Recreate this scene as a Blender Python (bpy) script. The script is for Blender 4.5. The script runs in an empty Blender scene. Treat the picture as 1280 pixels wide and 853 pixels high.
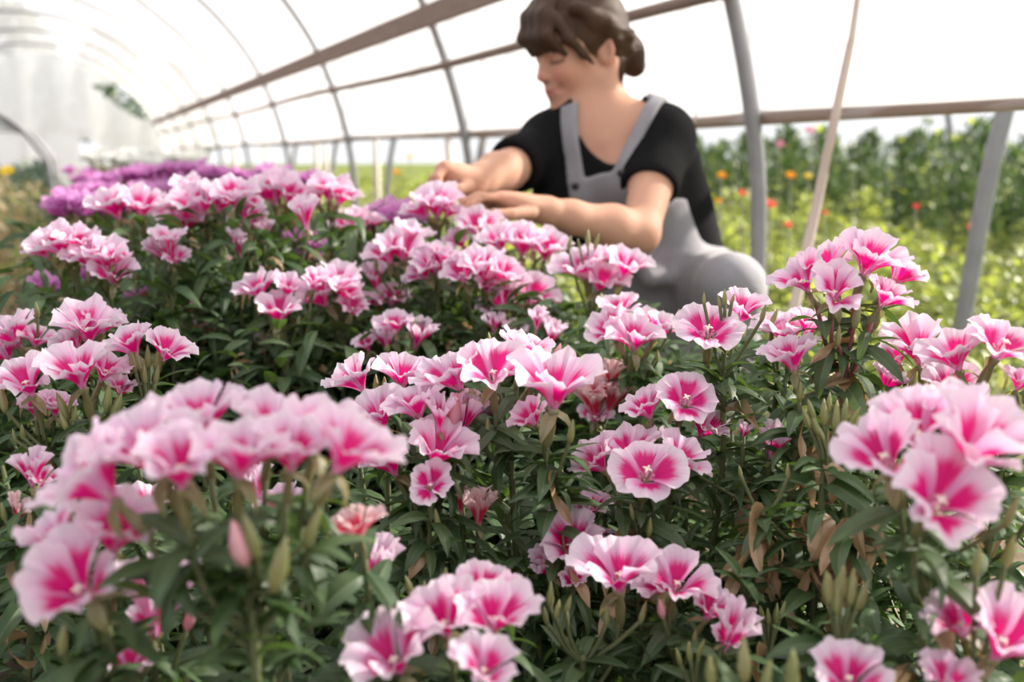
import bpy, math, random
import numpy as np
from mathutils import Vector, Matrix

random.seed(7)
rng = np.random.default_rng(7)
scene = bpy.context.scene
COL = scene.collection

# ------------------------------------------------------------------ camera
FPX = 1244.0                       # focal length in pixels of the 1280x853 frame
CAM = np.array([0.0, 0.0, 0.75])
YAW, PITCH = math.radians(23.46), math.radians(10.65)
FH = np.array([math.sin(YAW), math.cos(YAW), 0.0])
RGT = np.array([math.cos(YAW), -math.sin(YAW), 0.0])
FWD = FH * math.cos(PITCH) + np.array([0, 0, -math.sin(PITCH)])
UPC = np.cross(RGT, FWD)
TOW = -FWD
FOCUS = 1.0
cam_data = bpy.data.cameras.new('camera')
cam = bpy.data.objects.new('camera', cam_data)
COL.objects.link(cam)
cam_data.sensor_width = 36.0
cam_data.lens = 36.0 * FPX / 1280.0
cam_data.clip_start = 0.05
cam_data.dof.use_dof = True
cam_data.dof.focus_distance = FOCUS
cam_data.dof.aperture_fstop = 3.8
Mc = Matrix.Identity(4)
for i in range(3):
    Mc[i][0], Mc[i][1], Mc[i][2], Mc[i][3] = RGT[i], UPC[i], TOW[i], CAM[i]
cam.matrix_world = Mc
scene.camera = cam

# ------------------------------------------------------------------ light
scene.view_settings.view_transform = 'Standard'
scene.view_settings.look = 'None'
scene.view_settings.gamma = 1.0
scene.view_settings.use_curve_mapping = False
scene.view_settings.exposure = 0.46
world = bpy.data.worlds.new('sky')
scene.world = world
world.use_nodes = True
bg = world.node_tree.nodes['Background']
bg.inputs['Color'].default_value = (0.97, 0.98, 1.0, 1)
bg.inputs['Strength'].default_value = 0.85
sun_d = bpy.data.lights.new('sun_offscreen', 'SUN')
sun_d.energy = 10.0
sun_d.angle = math.radians(2.0)
sun_d.color = (1.0, 0.91, 0.79)
sun = bpy.data.objects.new('sun_offscreen', sun_d)
COL.objects.link(sun)
SUN_AZ, SUN_EL = YAW + math.radians(66), math.radians(29)
sdir = Vector((math.sin(SUN_AZ) * math.cos(SUN_EL), math.cos(SUN_AZ) * math.cos(SUN_EL), math.sin(SUN_EL)))
sun.rotation_euler = sdir.to_track_quat('Z', 'Y').to_euler()


# ------------------------------------------------------------------ helpers
def P(px, py, d):
    """pixel of the 1280x853 frame + depth along the optical axis -> world point"""
    return CAM + d * (FWD + RGT * ((px - 640.0) / FPX) + UPC * ((426.5 - py) / FPX))


def PY(px, py, Y):
    """pixel -> world point on the plane across the tunnel at distance Y"""
    v = FWD + RGT * ((px - 640.0) / FPX) + UPC * ((426.5 - py) / FPX)
    return CAM + v * (Y / v[1])


def PX(px, py, X):
    v = FWD + RGT * ((px - 640.0) / FPX) + UPC * ((426.5 - py) / FPX)
    return CAM + v * (X / v[0])


def nrm(v):
    v = np.asarray(v, float)
    return v / (np.linalg.norm(v) + 1e-12)


def tag(o, label=None, cat=None, group=None, kind=None):
    if label: o['label'] = label
    if cat: o['category'] = cat
    if group: o['group'] = group
    if kind: o['kind'] = kind
    return o


def mesh_np(name, verts, faces, mats=(), uvs=None, smooth=True):
    """verts Nx3, faces list/array of quads or tris (-1 = tri padding not allowed)"""
    me = bpy.data.meshes.new(name)
    verts = np.asarray(verts, np.float32)
    if isinstance(faces, np.ndarray):
        k = faces.shape[1]
        n = len(faces)
        me.vertices.add(len(verts)); me.vertices.foreach_set('co', verts.ravel())
        me.loops.add(n * k); me.loops.foreach_set('vertex_index', faces.astype(np.int32).ravel())
        me.polygons.add(n)
        me.polygons.foreach_set('loop_start', np.arange(0, n * k, k, dtype=np.int32))
        me.polygons.foreach_set('loop_total', np.full(n, k, np.int32))
    else:
        me.from_pydata([tuple(map(float, v)) for v in verts], [], [tuple(map(int, f)) for f in faces])
    if uvs is not None:
        lay = me.uv_layers.new(name='UVMap')
        li = np.zeros(len(me.loops), np.int32)
        me.loops.foreach_get('vertex_index', li)
        lay.data.foreach_set('uv', np.asarray(uvs, np.float32)[li].ravel())
    for m in mats:
        me.materials.append(m)
    me.update(calc_edges=True)
    me.validate()
    if smooth:
        me.polygons.foreach_set('use_smooth', np.ones(len(me.polygons), bool))
    return me


def link(name, me, parent=None, loc=None, mat=None):
    o = bpy.data.objects.new(name, me)
    COL.objects.link(o)
    if parent is not None: o.parent = parent
    if loc is not None: o.location = tuple(map(float, loc))
    if mat is not None: o.matrix_local = mat
    return o


def empty(name, loc=(0, 0, 0)):
    o = bpy.data.objects.new(name, None)
    COL.objects.link(o)
    o.empty_display_size = 0.05
    o.location = tuple(map(float, loc))
    return o


class MB:
    """collects tubes / boxes / strips into one mesh"""
    def __init__(s):
        s.v, s.f, s.n, s.uv = [], [], 0, []

    def add(s, verts, faces, uv=None):
        verts = np.asarray(verts, float)
        s.v.append(verts)
        s.uv.append(np.zeros((len(verts), 2)) if uv is None else np.asarray(uv, float))
        s.f += [tuple(i + s.n for i in f) for f in faces]
        s.n += len(verts)

    def tube(s, pts, rad, sides=8, caps=True, flat=None):
        pts = np.asarray(pts, float)
        n = len(pts)
        rad = np.full(n, rad) if np.isscalar(rad) else np.asarray(rad, float)
        tan = np.gradient(pts, axis=0)
        ref = np.array([0.31, 0.17, 0.93])
        V = []
        a0 = nrm(np.cross(tan[0], ref))
        for i in range(n):
            tt = nrm(tan[i])
            a0 = nrm(a0 - tt * np.dot(a0, tt))
            b0 = np.cross(tt, a0)
            for k in range(sides):
                an = 2 * math.pi * k / sides
                V.append(pts[i] + rad[i] * (math.cos(an) * a0 + math.sin(an) * b0))
        F = []
        for i in range(n - 1):
            for k in range(sides):
                k2 = (k + 1) % sides
                F.append((i * sides + k, i * sides + k2, (i + 1) * sides + k2, (i + 1) * sides + k))
        if caps:
            F.append(tuple(range(sides - 1, -1, -1)))
            F.append(tuple((n - 1) * sides + k for k in range(sides)))
        s.add(V, F)

    def beam(s, p, q, w, h, up=(0, 0, 1)):
        p, q = np.asarray(p, float), np.asarray(q, float)
        d = nrm(q - p); sd = nrm(np.cross(d, up)); u2 = np.cross(sd, d)
        V = []
        for e in (p, q):
            for a, b in ((-1, -1), (1, -1), (1, 1), (-1, 1)):
                V.append(e + sd * a * w / 2 + u2 * b * h / 2)
        s.add(V, [(3, 2, 1, 0), (4, 5, 6, 7), (0, 1, 5, 4), (1, 2, 6, 5), (2, 3, 7, 6), (3, 0, 4, 7)])

    def mesh(s, name, *mats, smooth=True):
        v = np.concatenate(s.v)
        return mesh_np(name, v, s.f, mats, np.concatenate(s.uv), smooth)


def catmull(pts, per=8):
    pts = [np.asarray(p, float) for p in pts]
    pts = [2 * pts[0] - pts[1]] + pts + [2 * pts[-1] - pts[-2]]
    out = []
    for i in range(1, len(pts) - 2):
        p0, p1, p2, p3 = pts[i - 1:i + 3]
        for k in range(per):
            t = k / per
            out.append(0.5 * (2 * p1 + (p2 - p0) * t + (2 * p0 - 5 * p1 + 4 * p2 - p3) * t * t + (3 * p1 - p0 - 3 * p2 + p3) * t ** 3))
    out.append(pts[-2])
    return np.array(out)


def spread(pts, rad, obstacles=(), box=None, n=120):
    """push plant bases apart until their crowns only just meet, and clear of legs and stalks"""
    p = np.array(pts, float); r = np.full(len(p), rad) if np.isscalar(rad) else np.asarray(rad, float)
    for _ in range(n):
        d = p[:, None] - p[None]
        q = np.sqrt((d ** 2).sum(-1)) + 1e-6
        ov = np.clip(r[:, None] + r[None] - q, 0, None); np.fill_diagonal(ov, 0)
        p += 0.25 * (d / q[..., None] * ov[..., None]).sum(1)
        for x, y, ro in obstacles:
            d = p - np.array([x, y]); q = np.sqrt((d ** 2).sum(1)) + 1e-6
            p += d / q[:, None] * np.clip(r * 0.8 + ro - q, 0, None)[:, None]
        if box is not None:
            p[:, 0] = np.clip(p[:, 0], box[0], box[1]); p[:, 1] = np.clip(p[:, 1], box[2], box[3])
    return p


# ------------------------------------------------------------------ materials
class NT:
    def __init__(s, name):
        s.m = bpy.data.materials.new(name)
        s.m.use_nodes = True
        s.t = s.m.node_tree
        s.t.nodes.clear()
        s.out = s.t.nodes.new('ShaderNodeOutputMaterial')

    def n(s, kind, **kw):
        nd = s.t.nodes.new('ShaderNode' + kind)
        for k, v in kw.items():
            setattr(nd, k, v)
        return nd

    def put(s, sock, val):
        if isinstance(val, bpy.types.NodeSocket):
            s.t.links.new(val, sock)
        elif isinstance(val, (tuple, list)):
            sock.default_value = tuple(val) + ((1.0,) if len(val) == 3 and sock.type == 'RGBA' else ())
        else:
            sock.default_value = val

    def math(s, op, a, b=0.0, c=0.0, clamp=False):
        nd = s.n('Math', operation=op, use_clamp=clamp)
        for i, x in enumerate((a, b, c)):
            s.put(nd.inputs[i], x)
        return nd.outputs[0]

    def sstep(s, e0, e1, x):
        nd = s.n('MapRange', interpolation_type='SMOOTHSTEP')
        s.put(nd.inputs['Value'], x); s.put(nd.inputs['From Min'], e0); s.put(nd.inputs['From Max'], e1)
        return nd.outputs['Result']

    def mix(s, f, a, b):
        nd = s.n('Mix', data_type='RGBA')
        s.put(nd.inputs[0], f); s.put(nd.inputs[6], a); s.put(nd.inputs[7], b)
        return nd.outputs[2]

    def noise(s, vec, scale=5.0, detail=2.0, rough=0.5):
        nd = s.n('TexNoise')
        if vec is not None: s.put(nd.inputs['Vector'], vec)
        nd.inputs['Scale'].default_value = scale
        nd.inputs['Detail'].default_value = detail
        nd.inputs['Roughness'].default_value = rough
        return nd.outputs['Fac']

    def objco(s):
        return s.n('TexCoord').outputs['Object']

    def scaled(s, vec, sc):
        nd = s.n('Mapping')
        s.put(nd.inputs['Vector'], vec)
        nd.inputs['Scale'].default_value = sc
        return nd.outputs[0]

    def bump(s, h, strength=0.3, dist=0.01):
        nd = s.n('Bump')
        nd.inputs['Strength'].default_value = strength
        nd.inputs['Distance'].default_value = dist
        s.put(nd.inputs['Height'], h)
        return nd.outputs[0]

    def principled(s, color, rough=0.6, spec=0.3, normal=None, metal=0.0, sheen=0.0, sss=0.0):
        b = s.n('BsdfPrincipled')
        s.put(b.inputs['Base Color'], color); s.put(b.inputs['Roughness'], rough)
        b.inputs['Specular IOR Level'].default_value = spec
        b.inputs['Metallic'].default_value = metal
        b.inputs['Sheen Weight'].default_value = sheen
        if sss:
            b.inputs['Subsurface Weight'].default_value = sss
            b.inputs['Subsurface Radius'].default_value = (1.0, 0.35, 0.2)
            b.inputs['Subsurface Scale'].default_value = 0.012
        if normal is not None: s.put(b.inputs['Normal'], normal)
        return b.outputs[0]

    def thin(s, color, tcolor, t=0.45, gloss=0.06, rough=0.4, normal=None):
        """thin leaf / petal: diffuse + translucent + a little gloss"""
        d = s.n('BsdfDiffuse'); s.put(d.inputs['Color'], color)
        tr = s.n('BsdfTranslucent'); s.put(tr.inputs['Color'], tcolor)
        g = s.n('BsdfGlossy'); g.inputs['Roughness'].default_value = rough
        g.inputs['Color'].default_value = (1, 1, 1, 1)
        if normal is not None:
            for x in (d, tr, g): s.put(x.inputs['Normal'], normal)
        m1 = s.n('MixShader'); m1.inputs[0].default_value = t
        s.t.links.new(d.outputs[0], m1.inputs[1]); s.t.links.new(tr.outputs[0], m1.inputs[2])
        if gloss <= 0: return m1.outputs[0]
        m2 = s.n('MixShader'); m2.inputs[0].default_value = gloss
        s.t.links.new(m1.outputs[0], m2.inputs[1]); s.t.links.new(g.outputs[0], m2.inputs[2])
        return m2.outputs[0]

    def done(s, shader):
        s.t.links.new(shader, s.out.inputs[0])
        return s.m


def m_solid(name, color, var=0.25, scale=8.0, rough=0.7, spec=0.25, bump=0.2, bdist=0.004, metal=0.0, stretch=(1, 1, 1), sheen=0.0, sss=0.0):
    t = NT(name)
    co = t.scaled(t.objco(), stretch)
    n = t.noise(co, scale, 4.0, 0.6)
    c0 = tuple(x * (1 - var) for x in color); c1 = tuple(min(1, x * (1 + var)) for x in color)
    col = t.mix(n, c0, c1)
    nb = t.bump(t.noise(co, scale * 4, 3.0), bump, bdist) if bump else None
    return t.done(t.principled(col, rough, spec, nb, metal, sheen, sss))


def m_petal(name, pale, edge, blotch, tube, strength=1.0):
    t = NT(name)
    uv = t.n('UVMap').outputs[0]
    sp = t.n('SeparateXYZ'); t.put(sp.inputs[0], uv)
    v = sp.outputs[1]
    ua = t.math('ABSOLUTE', t.math('MULTIPLY_ADD', sp.outputs[0], 2.0, -1.0))
    rnd = t.n('ObjectInfo').outputs['Random']
    cb = t.n('CombineXYZ'); t.put(cb.inputs[0], t.math('MULTIPLY', sp.outputs[0], 16.0)); t.put(cb.inputs[1], t.math('MULTIPLY', v, 1.3)); t.put(cb.inputs[2], t.math('MULTIPLY', rnd, 60.0))
    st = t.noise(cb.outputs[0], 1.0, 3.0, 0.65)
    cb2 = t.n('CombineXYZ'); t.put(cb2.inputs[0], t.math('MULTIPLY', sp.outputs[0], 46.0)); t.put(cb2.inputs[1], t.math('MULTIPLY', v, 1.0)); t.put(cb2.inputs[2], t.math('MULTIPLY', rnd, 31.0))
    vein = t.noise(cb2.outputs[0], 1.0, 2.0, 0.5)
    stj = t.math('MULTIPLY_ADD', st, 0.36, -0.18)
    rj = t.math('MULTIPLY_ADD', rnd, 0.12, -0.06)
    vs = t.math('ADD', t.math('ADD', v, stj), rj)
    us = t.math('ADD', ua, t.math('MULTIPLY', stj, 1.2))
    m = t.math('MULTIPLY', t.sstep(0.12, 0.30, v), t.sstep(0.78, 0.56, vs))
    m = t.math('MULTIPLY', m, t.sstep(0.84, 0.44, us))
    m = t.math('MULTIPLY', m, strength, clamp=True)
    # second softer flush of pink around the blotch
    fl = t.math('MULTIPLY', t.sstep(0.95, 0.25, t.math('ADD', vs, t.math('MULTIPLY', ua, 0.25))), 0.42)
    base = t.mix(t.sstep(0.45, 1.0, v), pale, edge)
    base = t.mix(t.math('MULTIPLY', t.sstep(0.45, 0.75, vein), 0.35), base, pale)
    base = t.mix(fl, base, tube)
    col = t.mix(m, base, blotch)
    nb = t.bump(vein, 0.25, 0.02)
    return t.done(t.thin(col, col, 0.42, 0.03, 0.5, nb))


def m_leaf(name, dark, light, trans, rib=(0.16, 0.22, 0.10), t_=0.35, gloss=0.07, ribw=0.5):
    t = NT(name)
    uv = t.n('UVMap').outputs[0]
    sp = t.n('SeparateXYZ'); t.put(sp.inputs[0], uv)
    ua = t.math('ABSOLUTE', t.math('MULTIPLY_ADD', sp.outputs[0], 2.0, -1.0))
    rnd = t.n('ObjectInfo').outputs['Random']
    geo = t.n('NewGeometry').outputs['Random Per Island']
    n = t.noise(t.objco(), 3.0, 3.0)
    f = t.math('ADD', t.math('MULTIPLY', t.math('FRACT', t.math('ADD', rnd, geo)), 0.7), t.math('MULTIPLY', n, 0.4), clamp=True)
    col = t.mix(f, dark, light)
    ribf = t.math('MULTIPLY', t.sstep(0.16, 0.04, ua), ribw)
    col = t.mix(ribf, col, rib)
    nb = t.bump(t.math('MULTIPLY', ua, 1.0), 0.3, 0.05)
    tc = t.mix(f, tuple(x * 0.75 for x in trans), trans)
    return t.done(t.thin(col, tc, t_, gloss, 0.48, nb))


PETAL = {
    'pink': m_petal('petal_pink', (0.88, 0.42, 0.74), (0.97, 0.84, 0.94), (0.84, 0.004, 0.25), (0.86, 0.20, 0.54)),
    'purple': m_petal('petal_purple', (0.66, 0.19, 0.58), (0.78, 0.38, 0.72), (0.56, 0.05, 0.38), (0.58, 0.13, 0.44), 0.5),
    'white': m_petal('petal_white', (0.86, 0.87, 0.84), (0.92, 0.92, 0.90), (0.85, 0.80, 0.80), (0.80, 0.82, 0.74), 0.4),
    'salmon': m_petal('petal_salmon', (0.90, 0.50, 0.55), (0.97, 0.74, 0.76), (0.85, 0.05, 0.14), (0.88, 0.30, 0.36)),
}
M_LEAF = m_leaf('leaf_green', (0.026, 0.066, 0.026), (0.095, 0.160, 0.062), (0.17, 0.30, 0.05), gloss=0.04, t_=0.28)
M_DRY = m_leaf('leaf_withered', (0.34, 0.19, 0.085), (0.66, 0.47, 0.28), (0.60, 0.38, 0.18), rib=(0.35, 0.2, 0.1), ribw=0.25)
M_BUD = m_leaf('bud_green', (0.24, 0.29, 0.09), (0.42, 0.42, 0.18), (0.46, 0.46, 0.16), rib=(0.45, 0.22, 0.12), ribw=0.35)
M_PBUD = m_leaf('bud_pink', (0.80, 0.32, 0.42), (0.90, 0.52, 0.58), (0.88, 0.35, 0.45), rib=(0.8, 0.3, 0.4), ribw=0.2)
M_STEM = m_solid('stem_green', (0.13, 0.15, 0.07), 0.4, 20, 0.6)
M_REDSTEM = m_solid('stem_red', (0.28, 0.09, 0.10), 0.4, 20, 0.6)
M_CALYX = m_leaf('calyx_green', (0.20, 0.22, 0.07), (0.34, 0.30, 0.14), (0.40, 0.38, 0.12), rib=(0.30, 0.20, 0.09), ribw=0.3)
M_STIGMA = m_solid('stigma_cream', (0.90, 0.84, 0.74), 0.1, 20, 0.6)
M_STAMEN = m_solid('stamen_rose', (0.75, 0.35, 0.42), 0.2, 20, 0.6)

# ------------------------------------------------------------------ structure: the polytunnel
HX = -0.5                                   # tunnel centre line
HALF = [(2.10, -0.15), (2.12, 0.45), (2.08, 0.85), (1.93, 1.32), (1.70, 1.68), (1.40, 1.98), (1.00, 2.27), (0.52, 2.45), (0.0, 2.51)]
PROF = catmull([(HX + a, 0, z) for a, z in HALF] + [(HX - a, 0, z) for a, z in HALF[-2::-1]], 7)
HOOP_Y = [2.12 + 2.05 * k for k in range(-2, 9)]
END_Y = 19.9

M_PIPE = m_solid('galvanised_pipe', (0.30, 0.30, 0.32), 0.25, 14, 0.5, 0.5, 0.15, 0.002, metal=0.25)
M_WOOD = m_solid('weathered_wood', (0.26, 0.19, 0.16), 0.35, 9, 0.8, 0.15, 0.4, 0.004, stretch=(6, 0.5, 6))
M_STAKE = m_solid('pale_wood', (0.62, 0.56, 0.50), 0.2, 12, 0.8, 0.15, 0.3, 0.003, stretch=(6, 6, 0.6))
M_STRAP = m_solid('pale_strap', (0.62, 0.52, 0.47), 0.12, 14, 0.7, 0.2, 0.2, 0.002)

# film: half clear, half milky
t = NT('polythene_film')
co = t.objco()
wr = t.noise(t.scaled(co, (1.0, 0.5, 2.5)), 2.0, 4.0, 0.55)
nb = t.bump(wr, 0.12, 0.03)
tr = t.n('BsdfTransparent'); tr.inputs[0].default_value = (0.97, 0.98, 1.0, 1)
tl = t.n('BsdfTranslucent'); tl.inputs[0].default_value = (0.56, 0.56, 0.58, 1); t.put(tl.inputs['Normal'], nb)
df = t.n('BsdfDiffuse'); df.inputs[0].default_value = (0.60, 0.60, 0.62, 1); t.put(df.inputs['Normal'], nb)
m1 = t.n('MixShader'); m1.inputs[0].default_value = 0.2
t.t.links.new(tl.outputs[0], m1.inputs[1]); t.t.links.new(df.outputs[0], m1.inputs[2])
m2 = t.n('MixShader'); m2.inputs[0].default_value = 0.55
t.t.links.new(tr.outputs[0], m2.inputs[1]); t.t.links.new(m1.outputs[0], m2.inputs[2])
M_FILM = t.done(m2.outputs[0])
t = NT('milky_end_sheet')
tl = t.n('BsdfTranslucent'); tl.inputs[0].default_value = (0.97, 0.97, 0.98, 1)
df = t.n('BsdfDiffuse'); df.inputs[0].default_value = (0.95, 0.95, 0.96, 1)
tr = t.n('BsdfTransparent')
m1 = t.n('MixShader'); m1.inputs[0].default_value = 0.40
t.t.links.new(tl.outputs[0], m1.inputs[1]); t.t.links.new(df.outputs[0], m1.inputs[2])
m2 = t.n('MixShader'); t.put(m2.inputs[0], t.math('MULTIPLY_ADD', t.noise(t.objco(), 1.5, 3), 0.1, 0.86))
t.t.links.new(tr.outputs[0], m2.inputs[1]); t.t.links.new(m1.outputs[0], m2.inputs[2])
M_END = t.done(m2.outputs[0])

# roll-up rail: timber pole with the film edge wound round it
t = NT('rolled_film_rail')
co = t.objco()
wv = t.n('TexWave', wave_type='BANDS', bands_direction='DIAGONAL'); t.put(wv.inputs[0], t.scaled(co, (9, 1.6, 9)))
wv.inputs['Scale'].default_value = 1.0; wv.inputs['Distortion'].default_value = 2.0
n = t.noise(co, 6, 3)
c = t.mix(n, (0.30, 0.22, 0.18), (0.46, 0.36, 0.31))
c = t.mix(t.math('MULTIPLY', t.sstep(0.70, 0.95, wv.outputs['Fac']), 0.6), c, (0.62, 0.56, 0.56))
M_RAIL = t.done(t.principled(c, 0.6, 0.3, t.bump(wv.outputs['Fac'], 0.4, 0.006)))

# soil
t = NT('garden_soil')
co = t.objco()
n = t.noise(co, 3.0, 6, 0.7)
c = t.mix(n, (0.07, 0.05, 0.035), (0.26, 0.20, 0.15))
M_SOIL = t.done(t.principled(c, 0.95, 0.1, t.bump(t.noise(co, 22, 5, 0.7), 0.8, 0.02)))
t = NT('garden_turf')
co = t.objco()
n = t.noise(co, 1.2, 6, 0.7)
c = t.mix(n, (0.09, 0.11, 0.03), (0.22, 0.26, 0.07))
M_TURF = t.done(t.principled(c, 0.95, 0.1, t.bump(t.noise(co, 22, 5, 0.7), 0.8, 0.03)))


def ground(name, x0, x1, y0, y1, step, m, amp=0.012):
    nx, ny = int((x1 - x0) / step) + 1, int((y1 - y0) / step) + 1
    xs, ys = np.linspace(x0, x1, nx), np.linspace(y0, y1, ny)
    X, Y = np.meshgrid(xs, ys, indexing='ij')
    Z = amp * (np.sin(X * 7.1 + 1.3 * np.sin(Y * 3.7)) * np.cos(Y * 5.3 + X) + 0.6 * np.sin(X * 17 + Y * 13)) - 1.6 * amp
    Z[0, :] = Z[-1, :] = -amp; Z[:, 0] = Z[:, -1] = -amp
    V = np.stack([X, Y, Z], -1).reshape(-1, 3)
    idx = np.arange(nx * ny).reshape(nx, ny)
    F = np.stack([idx[:-1, :-1], idx[1:, :-1], idx[1:, 1:], idx[:-1, 1:]], -1).reshape(-1, 4)
    return tag(link(name, mesh_np(name, V, F, [m])), kind='structure')


tag(ground('floor', -6, 1.8, -4, 22, 0.2, M_SOIL), 'brown bare soil under the flower beds of the tunnel')
tag(ground('garden_ground', 1.8, 60, -20, 80, 1.0, M_TURF, 0.02), 'grassy ground of the garden beyond the tunnel side')


def film_strip(name, prof, y0, y1, label):
    ys = np.linspace(y0, y1, 40)
    n = len(prof)
    V = []
    for y in ys:
        # the sheet sags a little between two hoops
        ph = ((y - HOOP_Y[0]) / 2.05) % 1.0
        sag = 0.035 * math.sin(math.pi * ph) ** 2
        for p in prof:
            d = nrm(np.array([p[0] - HX, 0, max(0.0, p[2] - 0.9)]))
            V.append(np.array([p[0], y, p[2]]) + d * (0.027 - sag))
    F = [(j * n + i, j * n + i + 1, (j + 1) * n + i + 1, (j + 1) * n + i) for j in range(len(ys) - 1) for i in range(n - 1)]
    return tag(link(name, mesh_np(name, V, F, [M_FILM])), label, kind='structure')


k0 = next(i for i, p in enumerate(PROF) if p[2] > 0.83)
film_strip('ceiling', PROF[k0:len(PROF) - 10], -2.5, END_Y, 'milky white polythene sheet stretched over the tunnel hoops')

# far gable: sheet with two gaps near its edge
gap1 = [(110, 104), (135, 104), (160, 114), (178, 134), (186, 152), (168, 146), (140, 127)]
gap2 = [(96, 176), (104, 172), (118, 177), (130, 188), (140, 203), (104, 203)]


def inside(pt, poly):
    x, y = pt; c = False
    for i in range(len(poly)):
        (x1, y1), (x2, y2) = poly[i], poly[i - 1]
        if (y1 > y) != (y2 > y) and x < (x2 - x1) * (y - y1) / (y2 - y1) + x1:
            c = not c
    return c


G1 = [(PY(a, b, END_Y)[0], PY(a, b, END_Y)[2]) for a, b in gap1]
G2 = [(PY(a, b, END_Y)[0], PY(a, b, END_Y)[2]) for a, b in gap2]
PO = [(p[0], p[2]) for p in PROF]
st = 0.06
xs, zs = np.arange(-2.7, 1.7, st), np.arange(0, 2.6, st)
V, F, vid = [], [], {}
for i in range(len(xs) - 1):
    for j in range(len(zs) - 1):
        c = (xs[i] + st / 2, zs[j] + st / 2)
        if not inside(c, PO) or inside(c, G1) or inside(c, G2):
            continue
        q = []
        for a, b in ((i, j), (i + 1, j), (i + 1, j + 1), (i, j + 1)):
            if (a, b) not in vid:
                vid[(a, b)] = len(V); V.append((xs[a], END_Y + 0.02 * math.sin(xs[a] * 6), zs[b]))
            q.append(vid[(a, b)])
        F.append(q)
tag(link('wall_far', mesh_np('wall_far', V, F, [M_END])), 'white polythene end sheet closing the far end of the tunnel', kind='structure')

# hoops
hp = MB(); hp.tube(PROF, 0.021, 10)
HOOP_ME = hp.mesh('tunnel_hoop', M_PIPE)
for k, y in enumerate(HOOP_Y):
    o = link('tunnel_hoop', HOOP_ME, loc=(0, y, 0))
    if k == 2:
        tag(o, 'galvanised steel tunnel hoop rising right behind the kneeling woman', 'hoop')
    elif k == 3:
        tag(o, 'steel tunnel hoop coming down past the woman\'s reaching hands', 'hoop')
    elif k == 4:
        tag(o, 'bent steel hoop meeting the ground between beds, second beyond the woman\'s hands', 'hoop')
    elif k == 5:
        tag(o, 'dark bent steel hoop, third beyond the woman\'s hands', 'hoop')
    else:
        tag(o, 'bent steel hoop in the run of arches down the polytunnel', 'hoop', 'tunnel hoops')

# timbers along the right side
mb = MB()
mb.beam((1.385, -1.0, 1.31), (1.385, END_Y - 0.1, 1.31), 0.03, 0.085)
tag(link('timber_purlin', mb.mesh('timber_purlin', M_WOOD, smooth=False)), 'thick weathered brown board fixed along the hoops, the uppermost timber', 'beam')
mb = MB()
ys = np.linspace(-1.0, END_Y - 0.1, 40)
mb.tube([(1.462 + 0.006 * math.sin(y * 1.7), y, 1.125 + 0.008 * math.sin(y * 1.1)) for y in ys], 0.017, 8)
tag(link('timber_pole', mb.mesh('timber_pole', M_WOOD)), 'slim round brown pole running along the hoops below the thick board', 'pole')
mb = MB()
ys = np.linspace(-1.0, END_Y - 0.1, 60)
mb.tube([(1.624, y, 0.843 + 0.008 * math.sin(y * 1.3 + 0.4)) for y in ys], 0.0205, 10)
tag(link('side_rail', mb.mesh('side_rail', M_RAIL)), 'brown waist-high side rail with the plastic sheet edge wound round it', 'rail')

# neighbouring tunnel: only its hoops
NB0 = [(2.38, -0.15), (2.42, 0.25), (2.50, 0.80), (2.66, 1.30), (2.95, 1.75), (3.45, 2.25), (4.1, 2.5), (4.6, 2.55)]
NB = catmull([(a, 0, z) for a, z in NB0] + [(9.2 - a, 0, z) for a, z in NB0[-2::-1]], 6)
hp = MB(); hp.tube(NB, 0.026, 10)
NB_ME = hp.mesh('garden_hoop', M_PIPE)
for k in range(0, 6):
    o = link('garden_hoop', NB_ME, loc=(0, 2.17 + 2.05 * k, 0))
    if k == 0:
        tag(o, 'grey steel hoop of the neighbouring tunnel leaning away beyond the side rail', 'hoop')
    else:
        tag(o, 'bare steel hoop standing over the neighbouring garden bed', 'hoop', 'neighbouring tunnel hoops')

# pale strap tied down beside the woman, thin cords, stakes


def strap(pts, w, th, name, label, cat, m, facing=TOW, group=None):
    pts = catmull(pts, 6)
    V, F = [], []
    tan = np.gradient(pts, axis=0)
    n = len(pts)
    ws = np.linspace(w[0], w[1], n)
    for i in range(n):
        s = nrm(np.cross(tan[i], facing)); b = nrm(np.cross(s, tan[i]))
        for a, c in ((-1, -1), (1, -1), (1, 1), (-1, 1)):
            V.append(pts[i] + s * a * ws[i] / 2 + b * c * th / 2)
    for i in range(n - 1):
        for k in range(4):
            k2 = (k + 1) % 4
            F.append((i * 4 + k, i * 4 + k2, i * 4 + 4 + k2, i * 4 + 4 + k))
    F += [(3, 2, 1, 0), tuple(n * 4 - 4 + k for k in range(4))]
    return tag(link(name, mesh_np(name, V, F, [m])), label, cat, group)


top = np.array([1.462, 1.625, 1.128]); bot = np.array([1.266, 1.637, -0.01])
strap([top, P(1066, 40, 1.975), P(1062, 60, 1.98), P(1043, 150, 2.0), P(1020, 260, 2.06), P(990, 400, 2.08), bot], (0.011, 0.026), 0.003,
      'tie_strap', 'pale flat strap pulled down from the pole to the ground beside the woman\'s knee', 'strap', M_STRAP)
strap([PX(893, -2, 1.462), P(880, 90, 2.5), P(868, 150, 2.5), P(858, 195, 2.5), P(857, 262, 2.5)], (0.003, 0.009), 0.002,
      'loose_cord', 'thin pale cord dangling behind the woman\'s back', 'cord', M_STRAP)
strap([PX(604, 62, 1.462), P(604, 150, 4.4), P(605, 262, 4.4)], (0.005, 0.02), 0.004,
      'hanging_cord', 'pale cord hanging from the slim pole above the woman\'s hands', 'cord', M_STRAP)
STK = [(572, 165, 4.6, 0.030), (470, 172, 6.6, 0.04), (395, 172, 8.6, 0.045), (407, 180, 9.5, 0.045), (293, 182, 12.0, 0.06), (330, 150, 11.0, 0.035)]
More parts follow.
